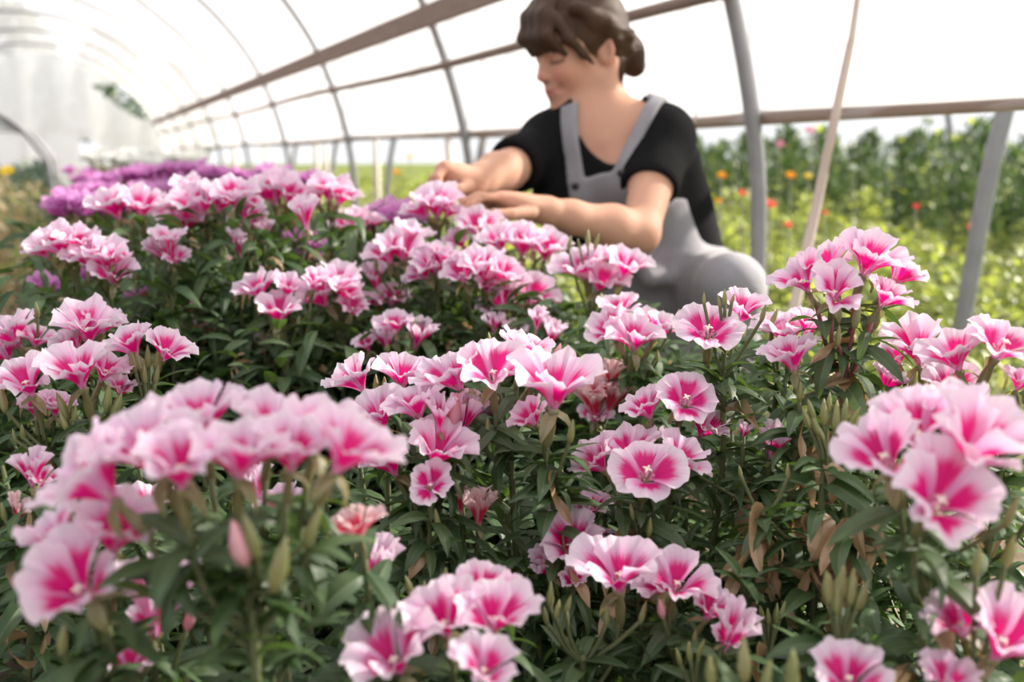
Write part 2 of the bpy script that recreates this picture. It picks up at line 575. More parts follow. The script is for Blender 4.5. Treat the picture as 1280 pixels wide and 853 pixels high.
for k, (px, py, d, w) in enumerate(STK):
    p = P(px, py, d)
    mb = MB()
    lean = -0.05 if k == 0 else 0.0
    mb.tube([(0, 0, 0), (lean * 0.3, 0, p[2] * 0.5), (lean, 0, p[2])], w / 2, 8)
    o = link('garden_stake', mb.mesh('garden_stake', M_STAKE), loc=(p[0], p[1], -0.02))
    tag(o, 'pale wooden stake standing along the open tunnel side', 'stake', 'stakes along the tunnel side')

# low inner hoops over the bed on the other side of the path
lh = catmull([(-0.10, 0, -0.1), (-0.10, 0, 0.60), (-0.15, 0, 0.78), (-0.30, 0, 0.93), (-0.62, 0, 1.02), (-0.95, 0, 0.93), (-1.10, 0, 0.78), (-1.15, 0, 0.60), (-1.15, 0, -0.1)], 6)
mb = MB(); mb.tube(lh, 0.013, 8)
LOWH = mb.mesh('low_hoop', M_PIPE)
for k, y in enumerate((5.2, 7.6, 9.4, 11.4, 13.4)):
    o = link('low_hoop', LOWH, loc=(-0.02 * k, y, 0))
    if k == 0:
        tag(o, 'grey low hoop over the side bed, leg standing clear before the purple flowers', 'hoop')
    else:
        tag(o, 'pale low hoop arching over the side bed across the path', 'hoop', 'low hoops over the side bed')

# ------------------------------------------------------------------ flower and leaf pieces
def petal_mesh(color, op, seed):
    r = np.random.default_rng(seed * 13 + op)
    nu, nv = 19, 10
    th0, th1 = [(6, 30), (14, 62), (30, 82)][op]
    vv = np.linspace(0, 1, nv); ss = np.linspace(0, 1, 60)
    th = np.radians(th0 + (th1 - th0) * ss ** 0.9)
    RHO = 0.045 + np.concatenate([[0], np.cumsum(np.sin(th[:-1]) / 59)])
    ZZ = np.concatenate([[0], np.cumsum(np.cos(th[:-1]) / 59)])
    p1, p2, p3, p4 = r.uniform(0, 6.28, 4)
    V, UV = [], []
    fan = [58, 62, 58][op]
    for i in range(nv):
        for j in range(nu):
            u = -1 + 2 * j / (nu - 1); v = vv[i]
            ve = v * (1 - 0.20 * abs(u) ** 3.2 - 0.04 * math.exp(-(u / 0.12) ** 2) * v) + 0.03 * v ** 3 * math.sin(9 * u + p1)
            ve += 0.030 * v ** 4 * r.uniform(-1, 1)
            ve = min(max(ve, 0), 1.0)
            rho = np.interp(ve, ss, RHO); z = np.interp(ve, ss, ZZ); tt = np.interp(ve, ss, th)
            ruf = ve ** 2.0 * (0.085 * math.sin(2.3 * u * math.pi + p2) + 0.050 * math.sin(4.7 * u * math.pi + p3)) + ve ** 4 * 0.032 * math.sin(10 * u * math.pi + p4) - 0.09 * ve * u * u
            ruf += 0.05 * u * v           # one side in, one side out, so that the petals overlap like a pinwheel
            rho2 = rho + ruf * math.cos(tt); z2 = z - ruf * math.sin(tt) * 0.8
            A = math.radians(16 + (fan - 16) * min(1.0, (v / 0.5)) ** 0.8) * u
            V.append((rho2 * math.cos(A), rho2 * math.sin(A), z2)); UV.append((0.5 + 0.5 * u, v))
    V = np.array(V)
    V /= 2 * RHO[-1] * 0.97
    F = [(i * nu + j, i * nu + j + 1, (i + 1) * nu + j + 1, (i + 1) * nu + j) for i in range(nv - 1) for j in range(nu - 1)]
    return mesh_np('petal', V, F, [PETAL[color]], UV)


PETALS = {(c, o): [petal_mesh(c, o, s) for s in range(1, 7 if c == 'pink' else 4)] for c in PETAL for o in (0, 1, 2)}


def spindle(rings, sides=6):
    V, UV = [], []
    for (r, z) in rings:
        for k in range(sides):
            a = 2 * math.pi * k / sides
            V.append((r * math.cos(a), r * math.sin(a), z)); UV.append((k / sides, 0.5 + z * 0.5))
    n = len(rings)
    F = [(i * sides + k, i * sides + (k + 1) % sides, (i + 1) * sides + (k + 1) % sides, (i + 1) * sides + k) for i in range(n - 1) for k in range(sides)]
    F += [tuple(range(sides - 1, -1, -1)), tuple((n - 1) * sides + k for k in range(sides))]
    return V, F, UV


def calyx_mesh():
    mb = MB()
    V, F, UV = spindle([(0.030, -0.50), (0.060, -0.40), (0.066, -0.22), (0.045, -0.08), (0.075, 0.02), (0.03, 0.06)], 7)
    mb.add(V, F, UV)
    for a in (0.5, 2.3):        # sepals folded back to one side
        ca, sa = math.cos(a), math.sin(a)
        pts = [(0.05, 0.0, 0.07), (0.16, -0.05, 0.085), (0.24, -0.16, 0.05), (0.27, -0.28, 0.0)]
        vv, uv = [], []
        for rr, zz, w in pts:
            for s in (-1, 0, 1):
                x, y, z = rr - 0.03 * (s == 0), s * w, zz
                vv.append((x * ca - y * sa, x * sa + y * ca, z)); uv.append((0.5 + 0.5 * s, rr))
        ff = [(i * 3 + j, i * 3 + j + 1, i * 3 + j + 4, i * 3 + j + 3) for i in range(3) for j in range(2)]
        mb.add(vv, ff, uv)
    return mb.mesh('flower', M_CALYX)


def stigma_mesh():
    mb = MB()
    mb.tube([(0, 0, 0.03), (0.01, 0, 0.15), (0.015, 0.005, 0.27)], [0.012, 0.010, 0.012], 5)
    for k in range(4):
        a = k * math.pi / 2 + 0.3
        c, s = math.cos(a), math.sin(a)
        mb.tube([(0.015, 0.005, 0.265), (0.015 + 0.035 * c, 0.005 + 0.035 * s, 0.285), (0.015 + 0.065 * c, 0.005 + 0.065 * s, 0.275)], [0.017, 0.018, 0.008], 5)
    me = mb.mesh('stigma', M_STIGMA)
    return me


def stamen_mesh():
    mb = MB()
    for k in range(7):
        a = k * 0.9; c, s = math.cos(a), math.sin(a)
        mb.tube([(0.02 * c, 0.02 * s, 0.03), (0.05 * c, 0.05 * s, 0.11), (0.085 * c, 0.085 * s, 0.165)], [0.006, 0.006, 0.007], 4)
        mb.tube([(0.075 * c, 0.075 * s, 0.155), (0.10 * c, 0.10 * s, 0.185)], [0.014, 0.011], 5)
    return mb.mesh('stamens', M_STAMEN)


CALYX, STIGMA, STAMEN = calyx_mesh(), stigma_mesh(), stamen_mesh()


def leaf_arrays(bend, width, fold, twist, curl=0.0, nv=6):
    V, UV = [], []
    ang = 0.12
    x = z = 0.0
    for i in range(nv + 1):
        v = i / nv
        w = width * (math.sin(math.pi * min(1, (v * 0.94 + 0.03)) ** 0.80)) ** 0.85
        if i == nv: w = 0.004
        tw = twist * v
        for s in (-1, 0, 1):
            yy = s * w * math.cos(tw); zz = abs(s) * w * fold + s * w * math.sin(tw) + curl * abs(s) * w * math.sin(v * 7)
            V.append((x - math.sin(ang) * -0 * zz, yy, z + zz * math.cos(ang))); UV.append((0.5 + 0.5 * s, v))
        x += math.cos(ang) / nv; z += math.sin(ang) / nv
        ang -= bend / nv
    F = [(i * 3 + j, i * 3 + j + 1, i * 3 + j + 4, i * 3 + j + 3) for i in range(nv) for j in range(2)]
    return np.array(V), F, np.array(UV)


LEAFA = [leaf_arrays(b, w, f, tw) for b, w, f, tw in ((0.8, 0.14, 0.25, 0.1), (1.3, 0.145, 0.18, -0.3), (1.8, 0.13, 0.22, 0.3), (0.4, 0.12, 0.3, -0.1), (1.5, 0.16, 0.12, 0.5), (1.1, 0.115, 0.35, -0.5))]
LEAVES = [mesh_np('leaf', v, f, [M_LEAF], u) for v, f, u in LEAFA]
DRYA = [leaf_arrays(b, w, f, tw, c, 9) for b, w, f, tw, c in ((2.2, 0.15, 0.7, 2.4, 0.5), (3.2, 0.17, 0.5, -2.8, -0.5), (1.4, 0.14, 0.9, 3.4, 0.7), (2.8, 0.16, -0.6, 1.8, 0.6))]
DRYS = [mesh_np('withered_leaf', v, f, [M_DRY], u) for v, f, u in DRYA]
BV, BF, BU = spindle([(0.05, 0.0), (0.12, 0.16), (0.15, 0.36), (0.12, 0.62), (0.065, 0.84), (0.012, 1.0)], 6)
BUD = mesh_np('bud', BV, BF, [M_BUD], BU)
PBUD = mesh_np('bud', [(x * 1.25, y * 1.25, z * 0.9) for x, y, z in BV], BF, [M_PBUD], BU)


def basis(zax, spin=0.0):
    z = nrm(zax)
    ref = np.array([0, 1.0, 0.02]) if abs(z[1]) < 0.9 else np.array([1.0, 0, 0])
    x = nrm(np.cross(ref, z)); y = np.cross(z, x)
    c, s = math.cos(spin), math.sin(spin)
    return np.stack([x * c + y * s, -x * s + y * c, z], 1)


def m4(R, loc, sc):
    M = Matrix.Identity(4)
    for i in range(3):
        for j in range(3):
            M[i][j] = float(R[i, j] * sc)
        M[i][3] = float(loc[i])
    return M


def leaf_basis(d, roll=0.0):
    x = nrm(d)
    y = np.cross([0, 0, 1.0], x)
    y = nrm(y) if np.linalg.norm(y) > 1e-3 else np.array([0, 1.0, 0])
    z = np.cross(x, y)
    c, s = math.cos(roll), math.sin(roll)
    return np.stack([x, y * c + z * s, -y * s + z * c], 1)


def add_flower(plant, base, org, axis, diam, op, color, stigma=True):
    fl = link('flower', CALYX, plant, mat=m4(basis(axis, random.uniform(0, 6.28)), org - base, diam))
    ps = PETALS[(color, op)]
    spin = random.uniform(0, 1.57)
    for k in range(4):
        s = random.uniform(0.93, 1.08) * (1.0 if k % 2 else 0.96)
        M = Matrix.Rotation(spin + k * math.pi / 2 + random.uniform(-0.12, 0.12), 4, 'Z') @ Matrix.Rotation(random.uniform(-0.12, 0.24) + (0.05 if k % 2 else -0.05), 4, 'Y') @ Matrix.Scale(s, 4)
        link('petal', random.choice(ps), fl, mat=M)
    if stigma:
        link('stigma', STIGMA, fl)
        link('stamens', STAMEN, fl)
    return fl


def add_leaf(plant, base, pos, d, L, me=None, roll=None):
    R = leaf_basis(d, random.uniform(-0.5, 0.5) if roll is None else roll)
    link('leaf', me or random.choice(LEAVES), plant, mat=m4(R, pos - base, L))


def fol_pile(seed, n, H, spread, dry=0.06):
    """joined leaf mass of a plant of height 1, radius given"""
    r = np.random.default_rng(seed)
    lists = {0: MB(), 1: MB()}
    for k in range(n):
        z = H * (0.12 + 0.85 * r.random() ** 0.8)
        a = r.uniform(0, 6.283); rr = spread * r.random() ** 0.6 * (0.5 + 0.6 * z)
        d = np.array([math.cos(a), math.sin(a), r.uniform(-0.5, 0.9)])
        isd = r.random() < dry
        v, f, u = (DRYA if isd else LEAFA)[r.integers(0, 4 if isd else 6)]
        R = leaf_basis(d, r.uniform(-0.6, 0.6)); L = r.uniform(0.075, 0.13)
        lists[int(isd)].add(v * L @ R.T + np.array([rr * math.cos(a) * 0.6, rr * math.sin(a) * 0.6, z]), f, u)
    mb = lists[0]; n0 = len(mb.f)
    if lists[1].n:
        mb.add(np.concatenate(lists[1].v), lists[1].f, np.concatenate(lists[1].uv))
    me = mb.mesh('foliage', M_LEAF, M_DRY)
    me.polygons.foreach_set('material_index', np.array([0] * n0 + [1] * (len(mb.f) - n0), np.int32))
    return me


FOLS = [fol_pile(50 + k, 150, 1.0, 0.22) for k in range(5)]
BASES = []
HEADS = []          # (x, y, z) of every flower head, for the height of the leaf mass between


def godetia(label, flowers, buds=(), depth=None, color='pink', dry=0, group=None, nleaf=1.0, red=False, detail=None, side=3, name='godetia_plant', lowleaf=0.3, whorl=None):
    """flowers: (px, py, width_px, lean_right, lean_to_camera, openness[, depth offset]); buds: (px, py, length_px, lean_right)"""
    fl = []
    for f in flowers:
        px, py, w, lr, lt, op = f[:6]
        dd = depth + (f[6] if len(f) > 6 else 0.0)
        ax = nrm(np.array([0, 0, 1.0]) + RGT * lr - FH * (lt * 0.5 if lt < 0.85 else lt * 0.8))
        dia = 1.06 * w * dd / FPX
        c = P(px, py, dd)
        fl.append((c - ax * dia * [0.6, 0.30, 0.20][op], ax, dia, op, f[7] if len(f) > 7 else color))
    bu = []
    for b in buds:
        px, py, l = b[:3]
        dd = depth + (b[4] if len(b) > 4 else 0.0)
        ax = nrm(np.array([0, 0, 1.0]) + RGT * b[3] + np.array([random.uniform(-.15, .15), random.uniform(-.15, .15), 0]))
        L = 1.12 * l * dd / FPX
        bu.append((P(px, py, dd) - ax * L / 2, ax, L, len(b) > 5))
    if detail is None: detail = depth < 1.45
    pts = [o - a * 0.5 * s for o, a, s, _, _ in fl] + [o for o, a, s, _ in bu]
    cen = np.mean(pts, axis=0)
    zlow = min(p[2] for p in pts)
    node = np.array([cen[0], cen[1], min(cen[2] - 0.03, zlow - 0.004)])
    base = np.array([cen[0] + random.uniform(-.03, .03), cen[1] + random.uniform(-.03, .03), 0.0])
    h = node[2]
    plant = empty(name, base); BASES.append(base[:2])
    tag(plant, label, 'flower plant', group)
    mid = base * 0.5 + node * 0.5 + np.array([random.uniform(-.02, .02), random.uniform(-.02, .02), 0])
    stem = catmull([base - np.array([0, 0, 0.02]), base * 0.75 + node * 0.25, mid, base * 0.2 + node * 0.8, node], 4)
    mb = MB(); CAL = []
    mb.tube(stem - base, np.linspace(0.0042, 0.0030, len(stem)), 6)
    for o, a, s, _, _ in fl:
        e = o - a * 0.48 * s
        low = node - np.array([0, 0, min(0.05, 0.02 + 0.6 * math.hypot(*(e - node)[:2]))])
        j = low + (e - low) * 0.5; j[:2] = low[:2] + (e - low)[:2] * 0.75; j = j - a * 0.005
        mb.tube(catmull([low, j, e + a * 0.01], 3) - base, 0.0022, 5)
        if detail:
            for kk in range(5):
                an = kk * 1.3 + random.uniform(-.4, .4)
                q = e - (e - j) * random.uniform(0.0, 0.7)
                CAL.append((q, np.array([math.cos(an), math.sin(an), random.uniform(-.5, .5)])))
    for o, a, L, _ in bu:
        j = node * 0.4 + o * 0.6 - a * 0.006
        mb.tube(catmull([node - np.array([0, 0, 0.01]), j, o + a * 0.003], 3) - base, 0.0018, 5)
    shoots = []
    if detail:
        for k in range(side):
            a = random.uniform(0, 6.283); z = random.uniform(0.45, 0.85) * h
            rr = random.uniform(0.04, 0.085)
            p0 = np.array([np.interp(z, stem[:, 2], stem[:, 0]), np.interp(z, stem[:, 2], stem[:, 1]), z])
            p1 = p0 + np.array([rr * math.cos(a), rr * math.sin(a), random.uniform(0.02, 0.07)])
            p1[2] = min(p1[2], h - 0.01)
            mb.tube(catmull([p0, (p0 + p1) / 2 + np.array([0, 0, -0.008]), p1], 3) - base, 0.0020, 5)
            shoots.append((p0, p1))
    link('stem', mb.mesh('stem', M_REDSTEM if red else M_STEM), plant)
    near = depth < 2.3
    for o, a, s, op, c in fl:
        add_flower(plant, base, o, a, s, op, c, near and op > 0)
        HEADS.append(o)
    for o, a, L, pk in bu:
        link('bud', PBUD if pk else BUD, plant, mat=m4(basis(a, random.uniform(0, 6)), o - base, L))
        HEADS.append(o + a * L * 0.4)
    if detail:
        n = int(nleaf * (h * (1 - lowleaf)) / 0.0085)
        for k in range(n):
            f = k / max(1, n - 1)
            z = h * (lowleaf + (1 - lowleaf) * f)
            p = np.array([np.interp(z, stem[:, 2], stem[:, 0]), np.interp(z, stem[:, 2], stem[:, 1]), z])
            a = k * 2.39996 + random.uniform(-.3, .3)
            el = -0.45 + 0.85 * f + random.uniform(-.35, .35)
            d = np.array([math.cos(a), math.sin(a), math.tan(max(-1.0, min(1.0, el)))])
            add_leaf(plant, base, p, d, random.uniform(0.052, 0.086) * (1 - 0.25 * f))
        nw = whorl if whorl is not None else 9
        for k in range(nw):
            a = k * 6.283 / nw + random.uniform(-.3, .3)
            d = np.array([math.cos(a), math.sin(a), random.uniform(-0.3, 0.8)])
            add_leaf(plant, base, node - np.array([0, 0, random.uniform(0, 0.02)]), d, random.uniform(0.034, 0.058))
        for q, d in CAL:
            add_leaf(plant, base, q, d, random.uniform(0.036, 0.062))
        for p0, p1 in shoots:
            for k in range(9):
                a = k * 2.4 + random.uniform(-.3, .3)
                q = p0 + (p1 - p0) * min(1.0, 0.45 + 0.07 * k)
                d = np.array([math.cos(a), math.sin(a), random.uniform(-0.1, 1.2)])
                add_leaf(plant, base, q, d, random.uniform(0.024, 0.046))
        for k in range(dry):
            z = h - random.uniform(-0.01, 0.10)
            a = random.uniform(0, 6.283)
            d = nrm(TOW * 0.8 + RGT * random.uniform(-1, 1)) + np.array([0, 0, random.uniform(-1.2, 0.1)])
            p = np.array([np.interp(z, stem[:, 2], stem[:, 0]), np.interp(z, stem[:, 2], stem[:, 1]), z])
            link('withered_leaf', random.choice(DRYS), plant, mat=m4(leaf_basis(d, random.uniform(-1, 1)), p - base, random.uniform(0.05, 0.085)))
    else:
        fo = link('foliage', random.choice(FOLS), plant)
        hh = h * 1.10 + 0.01
        fo.scale = (random.uniform(.75, 1.0) * 0.66, random.uniform(.75, 1.0) * 0.66, hh)
        fo.rotation_euler = (0, 0, random.uniform(0, 6.28))
        fo['kind'] = 'stuff'
    return plant

# ------------------------------------------------------------------ the godetia bed, plant by plant
# near and sharp plants: (label, depth, flowers, buds, options)
NEAR = [
 ('tall godetia with six pink flowers bunched on a red stem above withered leaves', 0.93,
  [(1086, 325, 78, .15, .75, 1, -.01), (1037, 328, 66, -.35, .35, 1, .02), (1044, 364, 68, -.15, .9, 1, -.03), (1001, 350, 64, -.75, .5, 1), (1109, 370, 56, .45, .55, 1, -.02), (1128, 345, 58, .9, .2, 1, .03)],
  [(1071, 395, 32, .1, -.03), (1048, 420, 26, -.1, -.02), (1097, 400, 24, .25, .02)], dict(dry=9, red=True, side=4)),
 ('single cup-shaped godetia flower leaning beside the tall bunch of six', 0.92,
  [(989, 448, 64, -.35, .25, 1)], [(1000, 490, 26, .1)], dict(dry=4)),
 ('small pink godetia cup half hidden behind the tall red-stemmed plant', 1.02, [(1110, 478, 52, .35, .2, 1)], [], dict(dry=2)),
 ('godetia with flat-topped pale pink flower behind the tall red-stemmed bunch', 1.08, [(985, 417, 66, -.1, .4, 1), (960, 408, 40, -.5, .2, 1, .03)], [(968, 396, 22, .4)], {}),
 ('godetia with two large bowl-shaped flowers and a dark pink throat at the bed edge', 0.85,
  [(1252, 433, 98, .25, .65, 2), (1193, 444, 80, -.45, .3, 1, .02)], [(1228, 505, 30, .2), (1262, 500, 30, .3)], dict(dry=2)),
 ('godetia whose broad flower leans towards the tall red-stemmed bunch', 1.0, [(1147, 436, 84, -.3, .35, 1), (1120, 446, 40, -.6, .2, 1, .03)], [(1141, 480, 30, .1)], dict(dry=3)),
 ('godetia with one frilly flower just above the big blurred five-flower bunch', 0.90, [(1190, 485, 80, .0, .75, 1)], [], {}),
 ('godetia at the bed edge with one narrow flower among upright buds', 0.84, [(1276, 478, 44, .3, .3, 1)], [(1272, 520, 34, .3), (1240, 520, 34, .1), (1256, 545, 30, -.1)], {}),
 ('big bunch of five large blurred godetia flowers over a brown withered leaf', 0.64,
  [(1106, 568, 112, -.45, .6, 1, .02), (1150, 540, 118, -.2, .6, 1, .05), (1190, 520, 100, .0, .3, 1, .07), (1216, 560, 146, .35, .7, 1), (1176, 622, 126, .0, 1.1, 1, -.03)],
  [(1265, 640, 40, .4)], dict(dry=3)),
 ('godetia with a wide open flower showing two magenta petals before the grey knee', 0.96,
  [(884, 414, 84, -.15, .85, 2), (930, 388, 58, .3, .35, 1, .06)], [(880, 374, 16, -.2), (906, 372, 20, .0), (899, 378, 15, -.4), (916, 374, 14, .2), (954, 392, 22, .3)], dict(dry=1)),
 ('bushy godetia with four overlapping pale flowers below the woman\'s lap', 1.25,
  [(764, 412, 58, -.5, .6, 1), (796, 424, 62, .15, .7, 1, -.02), (776, 388, 52, -.1, .3, 1, .04), (824, 410, 56, .4, .4, 1, .02)], [(846, 396, 18, .2), (822, 445, 16, 0)], {}),
 ('godetia with a flared flower facing outward and a cupped one beside it', 0.95,
  [(858, 500, 74, .1, .95, 2), (808, 511, 56, -.4, .55, 1, .02), (882, 534, 58, .5, .5, 1, .04)], [(838, 560, 22, 0)], dict(dry=1)),
 ('godetia with a split flower showing its cream star-shaped stigma and four petals', 0.90,
  [(808, 592, 92, .0, .95, 2, -.02), (786, 562, 72, -.2, .3, 1, .04), (747, 577, 60, -.7, .4, 1, .02), (850, 572, 64, .6, .35, 1, .02)], [(812, 660, 26, 0), (790, 640, 20, -.2)], dict(dry=4)),
 ('low godetia with faded lilac-pink flowers deep among the leaves', 0.93, [(740, 634, 42, .2, .5, 1), (728, 646, 30, -.3, .6, 0)], [], {}),
 ('godetia with a mauve-pink bowl and two crumpled side flowers near the soil', 0.90,
  [(714, 680, 80, -.1, .6, 1), (683, 708, 34, -.5, .5, 0), (718, 724, 34, .1, .9, 1, -.02), (758, 676, 36, .5, .3, 1, .03)], [], {}),
 ('godetia with one neat pink cup standing alone over pointed buds', 0.80, [(775, 717, 98, -.05, .42, 1)], [(688, 744, 32, .0), (697, 762, 24, .25), (682, 770, 24, -.2), (710, 756, 22, .3), (758, 770, 26, -.1), (804, 766, 28, .2)], {}),
 ('godetia with three pale flowers and a closed pink bud low in the bed', 0.80,
  [(846, 728, 76, .1, .75, 1), (830, 730, 60, -.4, .4, 1, .04), (892, 762, 64, .5, .55, 1)], [(826, 760, 28, -.1, -.02, 1), (868, 800, 24, .1)], {}),
 ('low godetia with two half open flowers pressed among lance-shaped leaves', 0.76, [(916, 792, 44, .4, .3, 0), (906, 800, 34, .2, .6, 1)], [(862, 815, 26, 0), (876, 812, 26, .1), (848, 822, 24, -.2)], {}),
 ('godetia with a broad three-flower head and a rosy closed bud at its side', 0.92,
  [(617, 464, 78, .0, .75, 1, -.02), (566, 470, 78, -.5, .5, 1), (655, 436, 66, .2, -.05, 1, .04), (670, 470, 62, .55, .35, 1, .02)],
  [(697, 440, 26, .35, 0, 1), (674, 446, 20, .0), (683, 450, 16, .2), (612, 424, 16, .0, .08), (610, 535, 26, -.2), (588, 512, 24, -.5)], dict(whorl=12)),
 ('godetia with the largest single ruffled flower, held high over dark leaves', 0.87,
  [(697, 486, 108, .15, .6, 1), (664, 520, 50, -.5, .35, 1, .03)], [(714, 540, 30, .2)], dict(dry=2, whorl=12)),
 ('godetia with two spreading flowers on stout upright stalks beside the broad three-flower head', 0.97,
  [(444, 474, 66, -.6, .35, 1), (502, 470, 64, .1, .6, 1, -.01)], [(470, 482, 26, 0), (481, 486, 28, .1)], {}),
 ('godetia with pale petals fanned sideways and three rolled pink buds', 0.90,
  [(519, 508, 66, -.3, .3, 1), (474, 523, 74, -.35, .6, 1, .02), (549, 520, 34, .0, .2, 0, -.01), (586, 522, 38, .4, .3, 0, .02)], [(569, 510, 44, .15, 0, 1)], {}),
 ('godetia with a rounded flower above a smaller nodding one', 0.88,
  [(547, 563, 90, .2, .6, 1), (538, 605, 48, .1, 1.3, 1, -.03), (486, 580, 66, -.5, .3, 1, .02)], [(516, 612, 26, .1), (546, 650, 28, 0)], dict(dry=2)),
 ('small half open salmon-pink godetia flower deep between two leafy plants', 0.92, [(600, 640, 40, .1, .4, 0, 0, 'salmon'), (575, 630, 26, -.1, .2, 0, 0, 'salmon')], [], {}),
 ('godetia with a single narrow cup tilted beside the blurred foreground leaves', 0.76, [(470, 712, 48, .35, .25, 0)], [(512, 735, 32, -.3), (531, 742, 30, 0), (540, 740, 30, .1), (556, 728, 36, .1)], {}),
 ('blurred salmon-pink godetia flower under the large out-of-focus head', 0.66, [(446, 658, 60, -.2, .3, 1, 0, 'salmon')], [], {}),
 ('low bushy godetia with seven round flowers at the front of the bed', 0.66,
  [(490, 822, 110, -.3, .75, 1, -.03), (554, 776, 100, -.15, .7, 1), (622, 772, 92, .25, .65, 1), (603, 836, 78, .1, .8, 1, -.05), (600, 733, 66, .1, .35, 1, .06), (636, 738, 42, .5, .3, 1, .05), (566, 738, 42, -.4, .3, 1, .05)],
  [], dict(nleaf=1.3)),
 ('large blurred godetia head of nine pale-rimmed flowers standing above its own leaves', 0.575,
  [(118, 602, 122, -.75, .45, 1), (188, 568, 122, -.3, .5, 1, .01), (222, 582, 116, .0, .45, 1, -.02), (250, 528, 104, -.1, .2, 1, .07), (300, 572, 112, .15, .45, 1, -.01), (340, 535, 100, .2, .2, 1, .06), (366, 566, 96, .2, .4, 1, .01), (432, 566, 116, .55, .45, 1), (400, 540, 100, .3, .2, 1, .05)],
  [(298, 676, 64, -.1, -.03, 1), (314, 672, 60, -.2, -.03), (350, 706, 72, .15, -.03), (390, 660, 50, .3)], dict(nleaf=1.5, whorl=14, side=6)),
 ('blurred godetia at the front corner with three ruffled flowers, one tilted to show its throat', 0.60,
  [(95, 733, 122, -.2, .95, 1, -.02), (142, 668, 104, .25, .4, 1), (70, 672, 84, -.5, .4, 1, .02)], [(78, 800, 40, .2)], dict(nleaf=1.2)),
 ('blurred deep pink godetia flowers low behind the front corner plant', 0.68, [(204, 755, 76, .3, .3, 0), (184, 782, 52, -.1, .6, 1), (160, 830, 66, .1, .4, 1)], [(238, 770, 36, .2, 0, 1)], dict(nleaf=1.2)),
 ('godetia with crisp veined petals showing beneath the large blurred head', 0.84, [(355, 634, 58, -.2, .3, 1), (320, 606, 34, -.1, .1, 0), (186, 628, 50, .2, .3, 1), (140, 630, 46, -.5, .3, 1)], [], {}),
 ('godetia by the path with two wide flowers and a cluster of fat green buds', 0.92,
  [(33, 476, 76, -.1, .6, 1), (98, 464, 88, -.05, .6, 1, -.01), (132, 462, 60, .5, .2, 1, .04), (45, 512, 44, .1, .3, 1, .02), (70, 510, 44, .3, .3, 1, .03)],
  [(78, 508, 34, -.3), (93, 516, 22, .1), (79, 525, 28, -.4), (135, 497, 34, .05), (146, 508, 34, .4), (28, 540, 20, 0), (18, 545, 18, -.1), (4, 500, 30, -.1)], dict(dry=2)),
 ('godetia with two white-rimmed flowers spread either side of upright buds', 0.97,
  [(164, 431, 62, -.3, .4, 1), (209, 437, 58, .55, .35, 1), (150, 487, 36, .2, .3, 1)],
  [(166, 450, 30, -.3), (173, 452, 26, -.1), (185, 446, 28, .0), (198, 448, 34, .35), (181, 468, 26, 0), (196, 468, 24, .2)], dict(whorl=12)),
 ('godetia with two round blurred flowers nearest the path edge', 1.22, [(16, 418, 66, -.3, .4, 1), (46, 424, 40, .4, .4, 1), (4, 440, 50, -.4, .6, 1)], [(46, 388, 20, 0)], {}),
 ('godetia with one broad rounded flower head beside the white-rimmed pair', 1.15, [(110, 410, 78, .1, .45, 1), (130, 405, 50, .4, .3, 1, .03), (92, 425, 50, -.4, .5, 1)], [], {}),
 ('godetia with a nest of spindle-shaped buds on a brown-leaved stem, no open flower', 0.86, [],
  [(1008, 523, 30, -.4), (1018, 530, 30, -.25), (1014, 515, 30, -.3), (1030, 516, 34, -.2), (1045, 520, 36, .05), (1056, 516, 34, .25), (1066, 526, 36, .35), (1036, 505, 26, -.1), (1025, 540, 24, -.5)], dict(dry=10)),
 ('leafy godetia with slim upright buds below the big five-flower bunch', 0.68, [], [(1035, 735, 46, -.2), (1052, 730, 46, 0), (1064, 735, 48, .15), (1046, 745, 44, -.05), (1078, 745, 40, .3)], dict(nleaf=1.3, whorl=16)),
 ('leafy godetia with dark buds among grey-green leaves beside a withered stem', 0.84, [], [(952, 768, 24, -.2), (960, 772, 24, 0), (970, 768, 26, .15), (978, 764, 24, .3), (948, 778, 20, -.4)], dict(dry=3, whorl=14)),
 ('blurred pointed buds poking up at the very front of the bed', 0.60, [], [(990, 840, 60, -.1), (930, 825, 56, .05), (958, 845, 40, .2), (888, 840, 44, -.1)], {}),
 ('godetia with two large crinkled flowers at the front corner by the bed edge', 0.64, [(1200, 778, 84, -.4, .35, 1, .02), (1256, 800, 118, .25, .6, 1)], [(1222, 700, 40, .0), (1262, 690, 44, .1)], dict(dry=3, nleaf=1.2)),
 ('godetia with crinkled petals just rising at the bottom front of the bed', 0.64, [(1060, 846, 90, -.1, .3, 1), (1185, 850, 66, .1, .3, 1)], [], {}),
 ('tiny pink godetia bud opening above tangled brown stems', 0.98, [(930, 540, 16, .1, .2, 0), (968, 556, 34, .1, .6, 0)], [], dict(dry=7)),
 ('leafy godetia full of browned curling leaves behind the big five-flower bunch', 0.86, [], [(1060, 600, 20, .2), (1082, 610, 22, .4)], dict(dry=14, side=5)),
 ('leafy godetia with browned leaf tips in the gap before the bud nest', 0.88, [], [(985, 590, 20, .1), (925, 590, 16, -.1)], dict(dry=10, side=5)),
 ('cluster of small half closed flowers and buds by the path, low under larger blooms', 0.84, [(40, 590, 34, .1, .3, 0), (22, 640, 24, .3, .4, 0, 0, 'salmon'), (52, 600, 40, .2, .3, 1)], [(4, 640, 24, 0)], dict(dry=4)),
]
for lab, dep, fl, bu, opt in NEAR:
    godetia(lab, fl, bu, dep, **opt)

